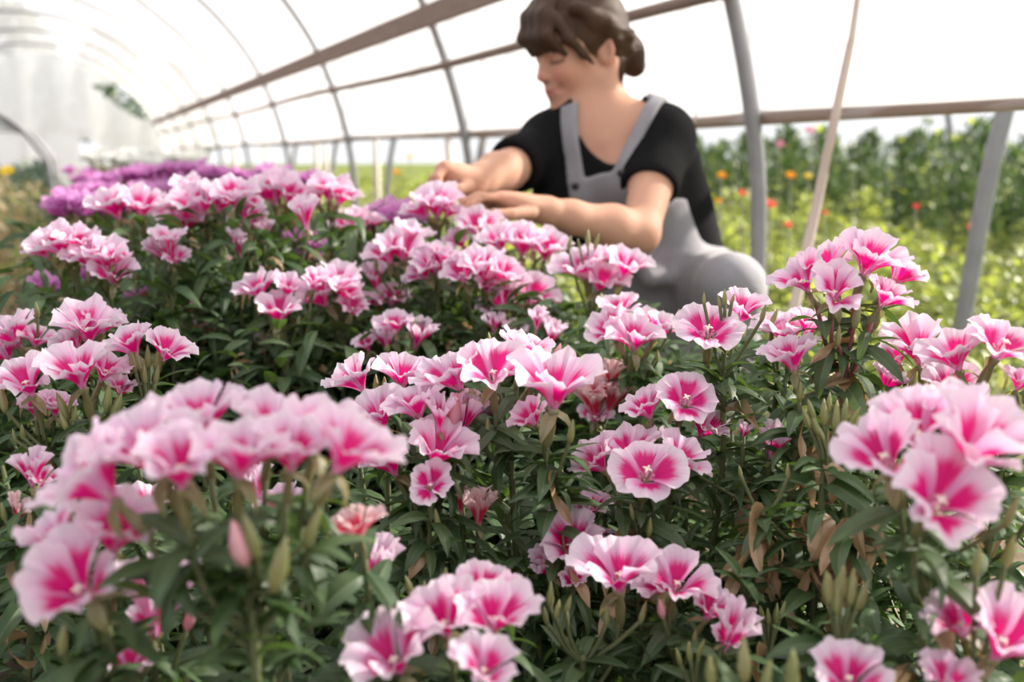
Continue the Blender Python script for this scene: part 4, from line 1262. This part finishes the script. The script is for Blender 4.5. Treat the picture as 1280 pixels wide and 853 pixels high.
# ------------------------------------------------------------------ the gardener: signed-distance modelling + surface nets
class SDF:
    def __init__(s, lo, hi, h):
        s.lo = np.asarray(lo, float); s.h = h
        s.n = np.ceil((np.asarray(hi, float) - s.lo) / h).astype(int) + 1
        s.V = np.full(tuple(s.n), 0.2, np.float32)
        s.ax = [s.lo[i] + h * np.arange(s.n[i]) for i in range(3)]

    def box(s, lo, hi):
        a = np.clip(np.floor((np.asarray(lo) - s.lo) / s.h).astype(int), 0, s.n)
        b = np.clip(np.ceil((np.asarray(hi) - s.lo) / s.h).astype(int) + 1, 0, s.n)
        sl = tuple(slice(a[i], b[i]) for i in range(3))
        g = np.stack(np.meshgrid(*[s.ax[i][sl[i]] for i in range(3)], indexing='ij'), -1)
        return sl, g

    def _mix(s, sl, d, k, op):
        a = s.V[sl]
        d = d.astype(np.float32)
        if op == 'add':
            if k > 0:
                hh = np.maximum(k - np.abs(a - d), 0) / k
                s.V[sl] = np.minimum(a, d) - hh * hh * k / 4
            else:
                s.V[sl] = np.minimum(a, d)
        else:
            d = -d
            if k > 0:
                hh = np.maximum(k - np.abs(a - d), 0) / k
                s.V[sl] = np.maximum(a, d) + hh * hh * k / 4
            else:
                s.V[sl] = np.maximum(a, d)

    def cap(s, a, b, ra, rb=None, k=0.01, op='add', m=0.05):
        rb = ra if rb is None else rb
        a, b = np.asarray(a, float), np.asarray(b, float)
        r = max(ra, rb) + m
        sl, g = s.box(np.minimum(a, b) - r, np.maximum(a, b) + r)
        if g.size == 0: return
        ab = b - a
        t = np.clip(((g - a) @ ab) / (ab @ ab + 1e-12), 0, 1)
        d = np.linalg.norm(g - a - t[..., None] * ab, axis=-1) - (ra + (rb - ra) * t)
        s._mix(sl, d, k, op)

    def chain(s, pts, rads, k=0.01, m=0.05):
        for i in range(len(pts) - 1):
            s.cap(pts[i], pts[i + 1], rads[i], rads[i + 1], k, m=m)

    def ell(s, c, rad, R=None, k=0.01, op='add', m=0.05):
        """R columns = axes in world"""
        c = np.asarray(c, float); rad = np.asarray(rad, float)
        R = np.eye(3) if R is None else R
        e = np.sqrt(((R * rad) ** 2).sum(1)) + m
        sl, g = s.box(c - e, c + e)
        if g.size == 0: return
        q = (g - c) @ R
        k0 = np.linalg.norm(q / rad, axis=-1); k1 = np.linalg.norm(q / rad ** 2, axis=-1) + 1e-9
        s._mix(sl, k0 * (k0 - 1) / k1, k, op)

    def mesh(s):
        V = s.V
        ins = V < 0
        c = np.zeros(tuple(s.n - 1), np.int8)
        for dx in (0, 1):
            for dy in (0, 1):
                for dz in (0, 1):
                    c += ins[dx:dx + s.n[0] - 1, dy:dy + s.n[1] - 1, dz:dz + s.n[2] - 1]
        act = (c > 0) & (c < 8)
        ijk = np.argwhere(act)
        vid = np.full(act.shape, -1, np.int64); vid[act] = np.arange(len(ijk))
        acc = np.zeros((len(ijk), 3)); cnt = np.zeros(len(ijk))
        cor = [(a, b, d) for a in (0, 1) for b in (0, 1) for d in (0, 1)]
        for ci, ca in enumerate(cor):
            for cb in cor[ci + 1:]:
                if sum(abs(ca[i] - cb[i]) for i in range(3)) != 1: continue
                va = V[tuple((ijk + ca).T)]; vb = V[tuple((ijk + cb).T)]
                m = (va < 0) != (vb < 0)
                t = va / (va - vb + 1e-20)
                p = np.array(ca) + t[:, None] * (np.array(cb) - np.array(ca))
                acc[m] += p[m]; cnt[m] += 1
        pos = s.lo + s.h * (ijk + acc / cnt[:, None])
        F = []
        for ax in range(3):
            o1, o2 = (ax + 1) % 3, (ax + 2) % 3
            sa = [slice(None)] * 3; sb = [slice(None)] * 3
            sa[ax] = slice(0, -1); sb[ax] = slice(1, None)
            A, B = ins[tuple(sa)], ins[tuple(sb)]
            e = np.argwhere(A != B)
            e = e[(e[:, o1] > 0) & (e[:, o2] > 0) & (e[:, o1] < s.n[o1] - 1) & (e[:, o2] < s.n[o2] - 1)]
            q = []
            for d1, d2 in ((-1, -1), (0, -1), (0, 0), (-1, 0)):
                x = e.copy(); x[:, o1] += d1; x[:, o2] += d2
                q.append(vid[tuple(x.T)])
            q = np.stack(q, 1)
            flip = ~A[tuple(e.T)]
            q[flip] = q[flip][:, ::-1]
            F.append(q)
        F = np.concatenate(F)
        F = F[(F >= 0).all(1)]
        return pos, F


def relax(pos, F, n=2, lam=0.5):
    e = np.concatenate([F[:, [0, 1]], F[:, [1, 2]], F[:, [2, 3]], F[:, [3, 0]]])
    for _ in range(n):
        acc = np.zeros_like(pos); cnt = np.zeros(len(pos))
        for a, b in ((0, 1), (1, 0)):
            for i in range(3):
                acc[:, i] += np.bincount(e[:, a], pos[e[:, b], i], len(pos))
            cnt += np.bincount(e[:, a], minlength=len(pos))
        pos = pos + lam * (acc / np.maximum(cnt, 1)[:, None] - pos)
    return pos


# ---- head frame (fitted to ear, nose, eye, mouth and chin)
yw, pt, rl = math.radians(65.6), math.radians(23.4), math.radians(12.7)
_Fh = -math.sin(yw) * RGT + math.cos(yw) * TOW
_F = math.cos(pt) * _Fh - math.sin(pt) * UPC
_U = math.cos(pt) * UPC + math.sin(pt) * _Fh
_L = np.cross(_U, _F)
HU = math.cos(rl) * _U + math.sin(rl) * _L
HL = math.cos(rl) * _L - math.sin(rl) * _U
HF = _F
HR = np.stack([HF, HL, HU], 1)
HO = P(727, 65.5, 2.133)


def hd(x, y, z):
    return HO + HR @ np.array([x, y, z], float)


# ---- joints
neck_b = P(766, 152, 2.15)
shR, shL = P(687, 180, 2.20), P(829, 172, 2.10)
elR, wrR = P(634, 213, 2.03), P(588, 229, 1.86)
elL, wrL = P(799, 292, 1.94), P(684, 264, 1.84)
chest, waist, pelv = P(764, 222, 2.17), P(800, 300, 2.22), P(838, 372, 2.27)
S_ = nrm(neck_b - pelv)                                 # along the spine
lft = nrm(shL - shR); lft = nrm(lft - S_ * (lft @ S_))
N_ = np.cross(lft, S_)                                   # out of the chest
if N_ @ TOW < 0: N_ = -N_
TR = np.stack([lft, N_, S_], 1)


def TL(px, py, off=0.085):
    """pixel -> (across, up) in the torso frame, on the plane of the chest front"""
    v = FWD + RGT * ((px - 640.0) / FPX) + UPC * ((426.5 - py) / FPX)
    o = chest + N_ * off
    p = CAM + v * (((o - CAM) @ N_) / (v @ N_))
    return float((p - chest) @ lft), float((p - chest) @ S_)


def torso(f, g=0.0, k=0.05):
    f.ell(chest + S_ * 0.02, (0.140 + g, 0.093 + g, 0.17 + g), TR, k)
    f.ell(waist, (0.122 + g, 0.090 + g, 0.15 + g), TR, k)
    f.ell(pelv, (0.155 + g, 0.115 + g, 0.12 + g), TR, k)
    f.cap(shR, shL, 0.046 + g, None, k)
    for sg in (-1, 1):
        f.ell(chest + lft * sg * 0.066 + N_ * 0.066 - S_ * 0.005, (0.052 + g, 0.046 + g, 0.055 + g), TR, 0.04)
    f.cap(neck_b - S_ * 0.030, shR + S_ * 0.000, 0.040 + g, 0.040 + g, k)
    f.cap(neck_b - S_ * 0.005, shL + S_ * 0.006, 0.042 + g, 0.040 + g, k)


lo = P(560, 420, 2.1) * 0; 
allp = np.array([HO, shR, shL, elR, elL, wrR, wrL, pelv, P(540, 235, 1.80), P(570, 262, 1.78), P(880, 300, 2.1), P(715, -10, 2.1)])
B = SDF(allp.min(0) - 0.16, allp.max(0) + 0.15, 0.0036)
torso(B)
# neck
B.cap(neck_b - S_ * 0.01, hd(-.026, 0, -.045), 0.048, 0.046, 0.022)
B.cap(neck_b + N_ * 0.03 - S_ * 0.01, hd(-.022, 0, -.065), 0.028, 0.030, 0.02)
for sg in (-1, 1):     # collar bones and neck tendons
    B.cap(P(757, 178, 2.09) , (shL if sg > 0 else shR) * .7 + neck_b * .3 + N_ * .03, 0.012, 0.012, 0.03)
    B.cap(P(757, 176, 2.09), hd(-.03, sg * .062, -.03), 0.010, 0.014, 0.03)
# head
B.ell(hd(-.018, 0, .045), (.096, .077, .086), HR, 0.02)
B.ell(hd(.040, 0, .020), (.056, .062, .075), HR, 0.03)
B.ell(hd(.034, 0, -.042), (.056, .054, .062), HR, 0.03)
B.cap(hd(.012, .050, -.048), hd(.072, .014, -.092), .016, .016, .03)
B.cap(hd(.012, -.050, -.048), hd(.072, -.014, -.092), .016, .016, .03)
B.ell(hd(.080, 0, -.094), (.016, .020, .014), HR, .02)
B.ell(hd(.066, .036, -.022), (.024, .022, .024), HR, .03)
B.ell(hd(.066, -.036, -.022), (.024, .022, .024), HR, .03)
for sg in (-1, 1):
    B.ell(hd(.098, sg * .034, .010), (.016, .017, .010), HR, .02, 'sub')
    B.ell(hd(.078, sg * .033, .010), (.0135, .0165, .0125), HR, .006)
    B.cap(hd(.090, sg * .012, .027), hd(.076, sg * .048, .029), .007, .006, .016)
B.cap(hd(.090, 0, .030), hd(.108, 0, -.016), .0075, .0095, .014)
B.ell(hd(.109, 0, -.021), (.0125, .0115, .010), HR, .008)
for sg in (-1, 1):
    B.ell(hd(.098, sg * .011, -.025), (.010, .0075, .008), HR, .006)
    B.ell(hd(.104, sg * .0055, -.0315), (.004, .003, .004), HR, .003, 'sub')
B.ell(hd(.086, 0, -.056), (.018, .026, .020), HR, .02)
B.cap(hd(.1015, -.006, -.050), hd(.1015, .006, -.050), .0050, .0050, .006)
for sg in (-1, 1):
    B.cap(hd(.1015, sg * .005, -.050), hd(.090, sg * .023, -.052), .0050, .0022, .005)
    B.cap(hd(.1000, sg * .004, -.061), hd(.089, sg * .021, -.056), .0062, .0025, .005)
    B.cap(hd(.108, 0, -.0555), hd(.0915, sg * .025, -.0530), .0016, .0014, .002, 'sub')
    B.ell(hd(.092, sg * .030, -.050), (.006, .004, .006), HR, .010, 'sub')
for sg in (-1, 1):         # ears
    er = hd(-.010, sg * .078, -.002)
    tilt = nrm(HU + HF * -.25); out = nrm(HL * sg * .6 - HF * .5); th = nrm(np.cross(tilt, out))
    ER = np.stack([np.cross(tilt, th), th, tilt], 1)
    B.ell(er, (.019, .007, .030), ER, .006)
    B.ell(er + HL * sg * .006 + HF * .002, (.010, .006, .018), ER, .006, 'sub')

# ---- arms
def arm(f, s, e, w, g=0.0):
    f.chain([s, s * .6 + e * .4, e], [0.050 + g, 0.045 + g, 0.0375 + g], 0.03)
    f.chain([e, e * .7 + w * .3, e * .25 + w * .75, w], [0.038 + g, 0.0405 + g, 0.029 + g, 0.0245 + g], 0.02)


arm(B, shL, elL, wrL)
arm(B, shR, elR, wrR)


def finger(f, pts, r0=0.0088, r1=0.0068):
    n = len(pts)
    f.chain(pts, np.linspace(r0, r1, n), 0.004, 0.02)


def Q(px, py, d): return P(px, py, d)
# left hand: back of the hand up, fingers arching over the flower
kn = [Q(626, 247, 1.785), Q(622, 250, 1.80), Q(620, 253, 1.82), Q(622, 258, 1.84)]
ctr = Q(655, 257, 1.82)
for k_ in kn:
    B.cap(wrL, k_, 0.017, 0.0115, 0.018)
B.ell(ctr, (.040, .030, .014), np.stack([nrm(kn[1] - wrL), nrm(np.cross(nrm(kn[1] - wrL), UPC)), nrm(np.cross(np.cross(nrm(kn[1] - wrL), UPC), nrm(kn[1] - wrL)))], 1), 0.02)
finger(B, [kn[0], Q(602, 246, 1.755), Q(588, 256, 1.74), Q(580, 266, 1.735)])
finger(B, [kn[1], Q(597, 245, 1.785), Q(580, 253, 1.77), Q(571, 264, 1.765)], 0.0092)
finger(B, [kn[2], Q(598, 250, 1.81), Q(582, 258, 1.80), Q(574, 267, 1.795)])
finger(B, [kn[3], Q(604, 257, 1.84), Q(592, 264, 1.835), Q(585, 271, 1.83)], 0.0078, 0.006)
finger(B, [Q(664, 266, 1.80), Q(638, 268, 1.765), Q(618, 268, 1.745), Q(602, 271, 1.735)], 0.0125, 0.0078)
# right hand: a loose fist pinching downwards
kr = [Q(556, 209, 1.80), Q(553, 212, 1.825), Q(552, 216, 1.845), Q(554, 221, 1.865)]
for k_ in kr:
    B.cap(wrR, k_, 0.020, 0.0125, 0.018)
B.ell(Q(570, 221, 1.835), (.032, .026, .020), None, .02)
finger(B, [kr[0], Q(546, 222, 1.785), Q(552, 238, 1.785), Q(560, 247, 1.79)], .0095)
finger(B, [kr[1], Q(542, 224, 1.81), Q(546, 240, 1.81), Q(556, 248, 1.81)], .0098)
finger(B, [kr[2], Q(541, 227, 1.835), Q(545, 241, 1.835), Q(555, 247, 1.835)], .0095)
finger(B, [kr[3], Q(544, 231, 1.86), Q(549, 242, 1.86), Q(558, 245, 1.855)], .0082)
finger(B, [Q(586, 234, 1.82), Q(573, 238, 1.785), Q(566, 246, 1.775), Q(561, 254, 1.775)], .0125, .008)

pos, F = B.mesh()
pos = relax(pos, F, 1)
# skin colour map
t = NT('skin')
at = t.n('Attribute'); at.attribute_name = 'tint'
n = t.noise(t.objco(), 9, 4)
base = t.mix(n, (0.52, 0.285, 0.20), (0.60, 0.35, 0.255))
sepn = t.n('SeparateColor'); t.put(sepn.inputs[0], at.outputs['Color'])
c = t.mix(sepn.outputs[0], base, (0.50, 0.14, 0.13))
c = t.mix(sepn.outputs[1], c, (0.05, 0.028, 0.02))
c = t.mix(sepn.outputs[2], c, (0.62, 0.24, 0.18))
M_SKIN = t.done(t.principled(c, 0.6, 0.15, None, sss=0.25))
q = (pos - HO) @ HR
lips = np.exp(-((q[:, 2] + .0555) / .0085) ** 2 - (q[:, 1] / .021) ** 2) * (q[:, 0] > .08) * (np.abs(q[:, 1]) < .028)
brow = np.zeros(len(q))
for sg in (-1, 1):
    yy = q[:, 1] * sg
    zb = .033 + .006 * np.sin(np.clip((yy - .010) / .045, 0, 1) * 2.4)
    brow = np.maximum(brow, np.exp(-((q[:, 2] - zb) / .0042) ** 2) * (yy > .010) * (yy < .054) * (q[:, 0] > .05) * .75)
    zl = .0035 - .002 * np.cos((yy - .033) / .016 * 1.5)
    brow = np.maximum(brow, np.exp(-((q[:, 2] - zl) / .0030) ** 2) * (np.abs(yy - .034) < .019) * (q[:, 0] > .06) * .95)
cheek = np.zeros(len(q))
for sg in (-1, 1):
    cheek = np.maximum(cheek, .55 * np.exp(-((q[:, 2] + .022) / .02) ** 2 - ((q[:, 1] * sg - .04) / .02) ** 2) * (q[:, 0] > .03))
cheek = np.maximum(cheek, .5 * np.exp(-((q[:, 2] + .021) / .012) ** 2 - (q[:, 1] / .015) ** 2) * (q[:, 0] > .1))
far = np.linalg.norm(q, axis=1) > .16
for a in (lips, brow, cheek): a[far] = 0
for kk, rr in [(x, .016) for x in kn + kr]:
    cheek = np.maximum(cheek, .45 * np.exp(-(np.linalg.norm(pos - kk, axis=1) / rr) ** 2))
person_base = np.array([pelv[0], pelv[1], 0.0])
me = mesh_np('person', pos - person_base, F, [M_SKIN])
ca = me.color_attributes.new('tint', 'FLOAT_COLOR', 'POINT')
ca.data.foreach_set('color', np.stack([lips, brow, cheek, np.ones(len(q))], 1).astype(np.float32).ravel())
person = link('person', me, loc=person_base)
tag(person, 'kneeling woman in black t-shirt and grey dungarees bending to tend the flowers', 'person')
print('person verts', len(pos))


def part(name, f, m, parent=person, label=None, rl=2, tint=None):
    p, ff = f.mesh()
    p = relax(p, ff, rl)
    o = link(name, mesh_np(name, p - person_base, ff, [m]), parent)
    if label: o['label'] = label
    return o, p


# ---- hair
t = NT('hair_brown')
co = t.objco()
at = t.n('Attribute'); at.attribute_name = 'strand'
n = t.noise(at.outputs['Vector'], 1.0, 4, .65)
c = t.mix(n, (0.022, 0.012, 0.008), (0.095, 0.052, 0.032))
M_HAIR = t.done(t.principled(c, 0.55, 0.22, t.bump(n, 0.5, 0.006)))
hc = HO
Hh = SDF(hc - 0.20, hc + 0.20, 0.0036)
Hh.ell(hd(-.017, 0, .047), (.102, .085, .094), HR, 0)
Hh.ell(hd(-.050, 0, -.005), (.060, .070, .070), HR, .03)
# open the face and the neck
Hh.ell(hd(.090, 0, -.020), (.075, .110, .082), HR, .012, 'sub', .06)
Hh.ell(hd(.040, 0, -.085), (.085, .12, .075), HR, .012, 'sub', .06)
for sg in (-1, 1):
    Hh.ell(hd(.000, sg * .100, -.012), (.026, .030, .034), HR, .008, 'sub')
# fringe swept from the parting to both temples
for y0, y1, z1, x1 in ((.020, .030, .030, .098), (.010, .014, .028, .103), (-.002, -.004, .026, .106), (-.014, -.020, .026, .104), (-.024, -.036, .028, .096), (-.034, -.052, .022, .082), (.028, .045, .028, .088), (.034, .058, .016, .072)):
    Hh.chain([hd(.045, y0 * .6, .134), hd(.086, y0 * 1.05, .098), hd(.104, y0 * 1.15 + (y1 - y0) * .4, .062), hd(x1 + .004, y1, z1)], [.014, .015, .013, .006], .010)
# long strand in front of the near ear, wisps at the nape
for sg in (1, -1):
    Hh.chain([hd(.070, sg * .050, .085), hd(.066, sg * .070, .045), hd(.046, sg * .079, .006), hd(.026, sg * .078, -.020)], [.014, .012, .008, .003], .010)
    Hh.chain([hd(.030, sg * .070, .095), hd(-.020, sg * .086, .050), hd(-.075, sg * .070, .010), hd(-.105, sg * .02, -.012)], [.016, .016, .016, .016], .010)
    Hh.chain([hd(.010, sg * .078, .060), hd(-.035, sg * .080, .020), hd(-.080, sg * .055, -.018), hd(-.108, sg * .015, -.020)], [.012, .014, .014, .014], .008)
Hh.chain([hd(-.042, .060, -.020), hd(-.046, .062, -.060), hd(-.040, .058, -.095)], [.010, .006, .002], .008)
# bun
bc = hd(-.108, .014, -.034)
Hh.ell(bc, (.034, .038, .048), HR, .010)
Hh.cap(bc + HU * .026 + HF * .01, bc - HU * .03 - HF * .008, .022, .024, .006)
Hh.cap(bc + HL * .02 + HU * .02, bc + HL * .024 - HU * .026, .014, .015, .005)
hair, hp_ = part('hair', Hh, M_HAIR, label='brown hair with a swept fringe tied in a low bun', rl=1)
rb = (hp_ - bc) @ HR                       # strands run from the brow back to the bun
ph = np.arctan2(rb[:, 1], rb[:, 2] + 0.02); ln = np.linalg.norm(rb, axis=1)
gro = 0.0013 * np.sin(ph * 26 + ln * 14) + 0.0008 * np.sin(ph * 61 - ln * 9)
rad_ = rb * np.array([0.15, 1, 1]); rad_ /= np.linalg.norm(rad_, axis=1)[:, None] + 1e-9
hp2 = hp_ + (rad_ * gro[:, None]) @ HR.T
hair.data.vertices.foreach_set('co', (hp2 - person_base).astype(np.float32).ravel())
sa_ = hair.data.attributes.new('strand', 'FLOAT_VECTOR', 'POINT')
sa_.data.foreach_set('vector', np.stack([ph * 16, ln * 9, ph * 0], 1).astype(np.float32).ravel())
hair.data.update()

# ---- black t-shirt
M_TEE = m_solid('black_jersey', (0.010, 0.010, 0.011), .3, 40, .9, .06, .3, .003)
T = SDF(np.minimum.reduce([shR, shL, pelv, elR]) - .24, np.maximum.reduce([shR, shL, pelv, neck_b]) + .20, 0.0045)
torso(T, 0.012)
# loose body of the shirt hanging at the back and under the far arm
T.ell(P(858, 262, 2.22), (.055, .07, .12), TR, .06)
T.cap(P(846, 200, 2.17), P(872, 300, 2.20), .045, .03, .05)
T.cap(P(690, 190, 2.19), P(700, 250, 2.16), .055, .035, .05)
T.cap(P(700, 250, 2.16), P(730, 300, 2.16), .04, .05, .05)
hemL = shL * .52 + elL * .48
hemR = shR * .22 + elR * .78
T.cap(shL - S_ * .006, hemL, .056, .058, .03)
T.cap(shR - S_ * .006, hemR, .055, .060, .03)
# cut at the sleeve hems, the neckline and the hem of the shirt
for a, b in ((shL, elL), (shR, elR)):
    h_ = hemL if a is shL else hemR
    d_ = nrm(b - a)
    T.ell(h_ + d_ * .075, (.068, .085, .085), np.stack([d_, nrm(np.cross(d_, UPC)), np.cross(d_, nrm(np.cross(d_, UPC)))], 1), .004, 'sub', .03)
g = np.stack(np.meshgrid(*T.ax, indexing='ij'), -1)
rel = (g - chest) @ TR
l_, n_, s_ = rel[..., 0], rel[..., 1], rel[..., 2]
(lN0, sN0), (lN1, sN1), (lNb, sNb) = TL(712, 150), TL(801, 138), TL(760, 207)
cl, rl_ = (lN0 + lN1) / 2, abs(lN1 - lN0) / 2
st_ = max(sN0, sN1) + 0.02
front = (np.sqrt(((l_ - cl) / rl_) ** 2 + ((s_ - st_) / (st_ - sNb)) ** 2) - 1) * 0.06
front = np.maximum(front, -n_ - 0.02)
back = (np.sqrt(((l_ - cl) / (rl_ * .95)) ** 2 + ((s_ - st_) / .05) ** 2) - 1) * 0.05
T.V = np.maximum(T.V, -np.minimum(front, back).astype(np.float32))
del g, rel, l_, n_, s_, front, back
part('t_shirt', T, M_TEE, label='black short-sleeved t-shirt')

# ---- grey dungarees: bib, straps, trousers
M_DEN = m_solid('grey_cotton', (0.255, 0.250, 0.275), .14, 60, .85, .15, .3, .002, sheen=.2)
hipL, hipR = pelv + lft * .085, pelv - lft * .085
knL = P(914, 360, 1.95)
anL = np.array([knL[0] + .05, knL[1] + .10, 0.10])
knR = np.array([pelv[0] - .24, pelv[1] - .20, 0.085])
anR = np.array([pelv[0] + .02, pelv[1] + .10, 0.10])
allq = np.array([pelv, knL, anL, knR, anR, neck_b, shR, shL])
D = SDF(allq.min(0) - .17, allq.max(0) + .15, 0.0048)
torso(D, 0.020)
g = np.stack(np.meshgrid(*D.ax, indexing='ij'), -1)
rel = (g - chest) @ TR
l_, n_, s_ = rel[..., 0], rel[..., 1], rel[..., 2]
(lA, sA), (lB, sB) = TL(713, 212), TL(795, 214)
(lA2, sA2), (lB2, sB2) = TL(704, 146), TL(812, 136)
bib_top = (sA + sB) / 2
lm, hb = (lA + lB) / 2, abs(lB - lA) / 2
# half-width of the cloth in the torso frame, height by height
hw = np.where(s_ < -.15, .30, np.where(s_ < bib_top, hb + .10 * np.clip((bib_top - .06 - s_) / .08, 0, 1) ** 1.6, 0))
bibd = np.maximum(np.abs(l_ - lm) - hw, s_ - bib_top)
bibd = np.maximum(bibd, np.where(s_ < -.18, -1.0, -n_))
st = np.full(l_.shape, .2)
for (l0, l1, s1, s9) in ((lA + .016, lA2 + .004, sA2, TL(704, 131, 0.02)[1]), (lB - .016, lB2 - .008, sB2, 9.0)):
    tt = np.clip((s_ - bib_top) / (s1 - bib_top), -.4, 1.3)
    lc = l0 + (l1 - l0) * tt
    sd = np.maximum(np.abs(l_ - lc) - .0185, bib_top - .03 - s_)
    sd = np.maximum(sd, -n_ - .045)
    sd = np.maximum(sd, s_ - s9)
    st = np.minimum(st, sd)
    lb = l1 * (1 - .9 * np.clip((s1 - s_) / .2, 0, 1))
    sd = np.maximum(np.maximum(np.abs(l_ - lb) - .0185, n_), -.16 - s_)
    st = np.minimum(st, sd)
D.V = np.maximum(D.V, np.minimum(bibd, st).astype(np.float32))
del g, rel, l_, n_, s_, hw, bibd, st
# trousers
D.ell(pelv - S_ * .01, (.165, .130, .115), TR, .03)
D.chain([hipL, hipL * .5 + knL * .5, knL], [.086, .076, .066], .03)
D.chain([knL, knL * .6 + anL * .4, anL], [.064, .066, .060], .02)
D.chain([hipR, hipR * .5 + knR * .5, knR], [.098, .085, .070], .05)
D.chain([knR, knR * .5 + anR * .5, anR], [.066, .062, .055], .03)
# folds in the lap and round the knee
for a, b, r_ in ((P(800, 330, 2.105), P(868, 322, 2.15), .018), (P(812, 350, 2.095), P(862, 346, 2.12), .016)):
    D.cap(a, b, r_, r_ * .5, .035)
dung, dp = part('dungarees', D, M_DEN, label='grey cotton dungarees with a bib and two shoulder straps', rl=2)
M_BTN = m_solid('dark_button', (0.03, 0.03, 0.035), .1, 10, .3, .5, 0)
# buttons lie on the bib corners: nearest cloth point along the chest normal
for sg in (-1, 1):
    tgt = chest + lft * ((lB - .016) if sg > 0 else (lA + .016)) + S_ * (bib_top - .008)
    r_ = (dp - tgt) @ TR
    ok_ = (np.abs(r_[:, 0]) < .006) & (np.abs(r_[:, 2]) < .006)
    nmax = r_[ok_, 1].max() if ok_.any() else .12
    c0 = tgt + N_ * nmax
    mb = MB(); mb.tube([c0 - N_ * .003, c0 + N_ * .004], .0075, 14)
    link('button', mb.mesh('button', M_BTN), dung).location = tuple(-person_base)

# shoes
M_SHOE = m_solid('dark_leather', (0.05, 0.04, 0.035), .2, 20, .5, .4, .2, .002)
for an, d_ in ((anL, nrm(np.array([-.35, -.9, 0]))), (anR, nrm(np.array([.4, .9, 0])))):
    S = SDF(an - .3, an + .3, 0.007)
    c0 = np.array([an[0], an[1], 0.045])
    S.cap(an, c0, .052, .045, .02)
    S.cap(c0 - d_ * .03, c0 + d_ * .16, .044, .036, .02)
    S.ell(np.array([an[0], an[1], -.05]) + d_ * .06, (.4, .4, .05), None, 0, 'sub')
    part('boot', S, M_SHOE)
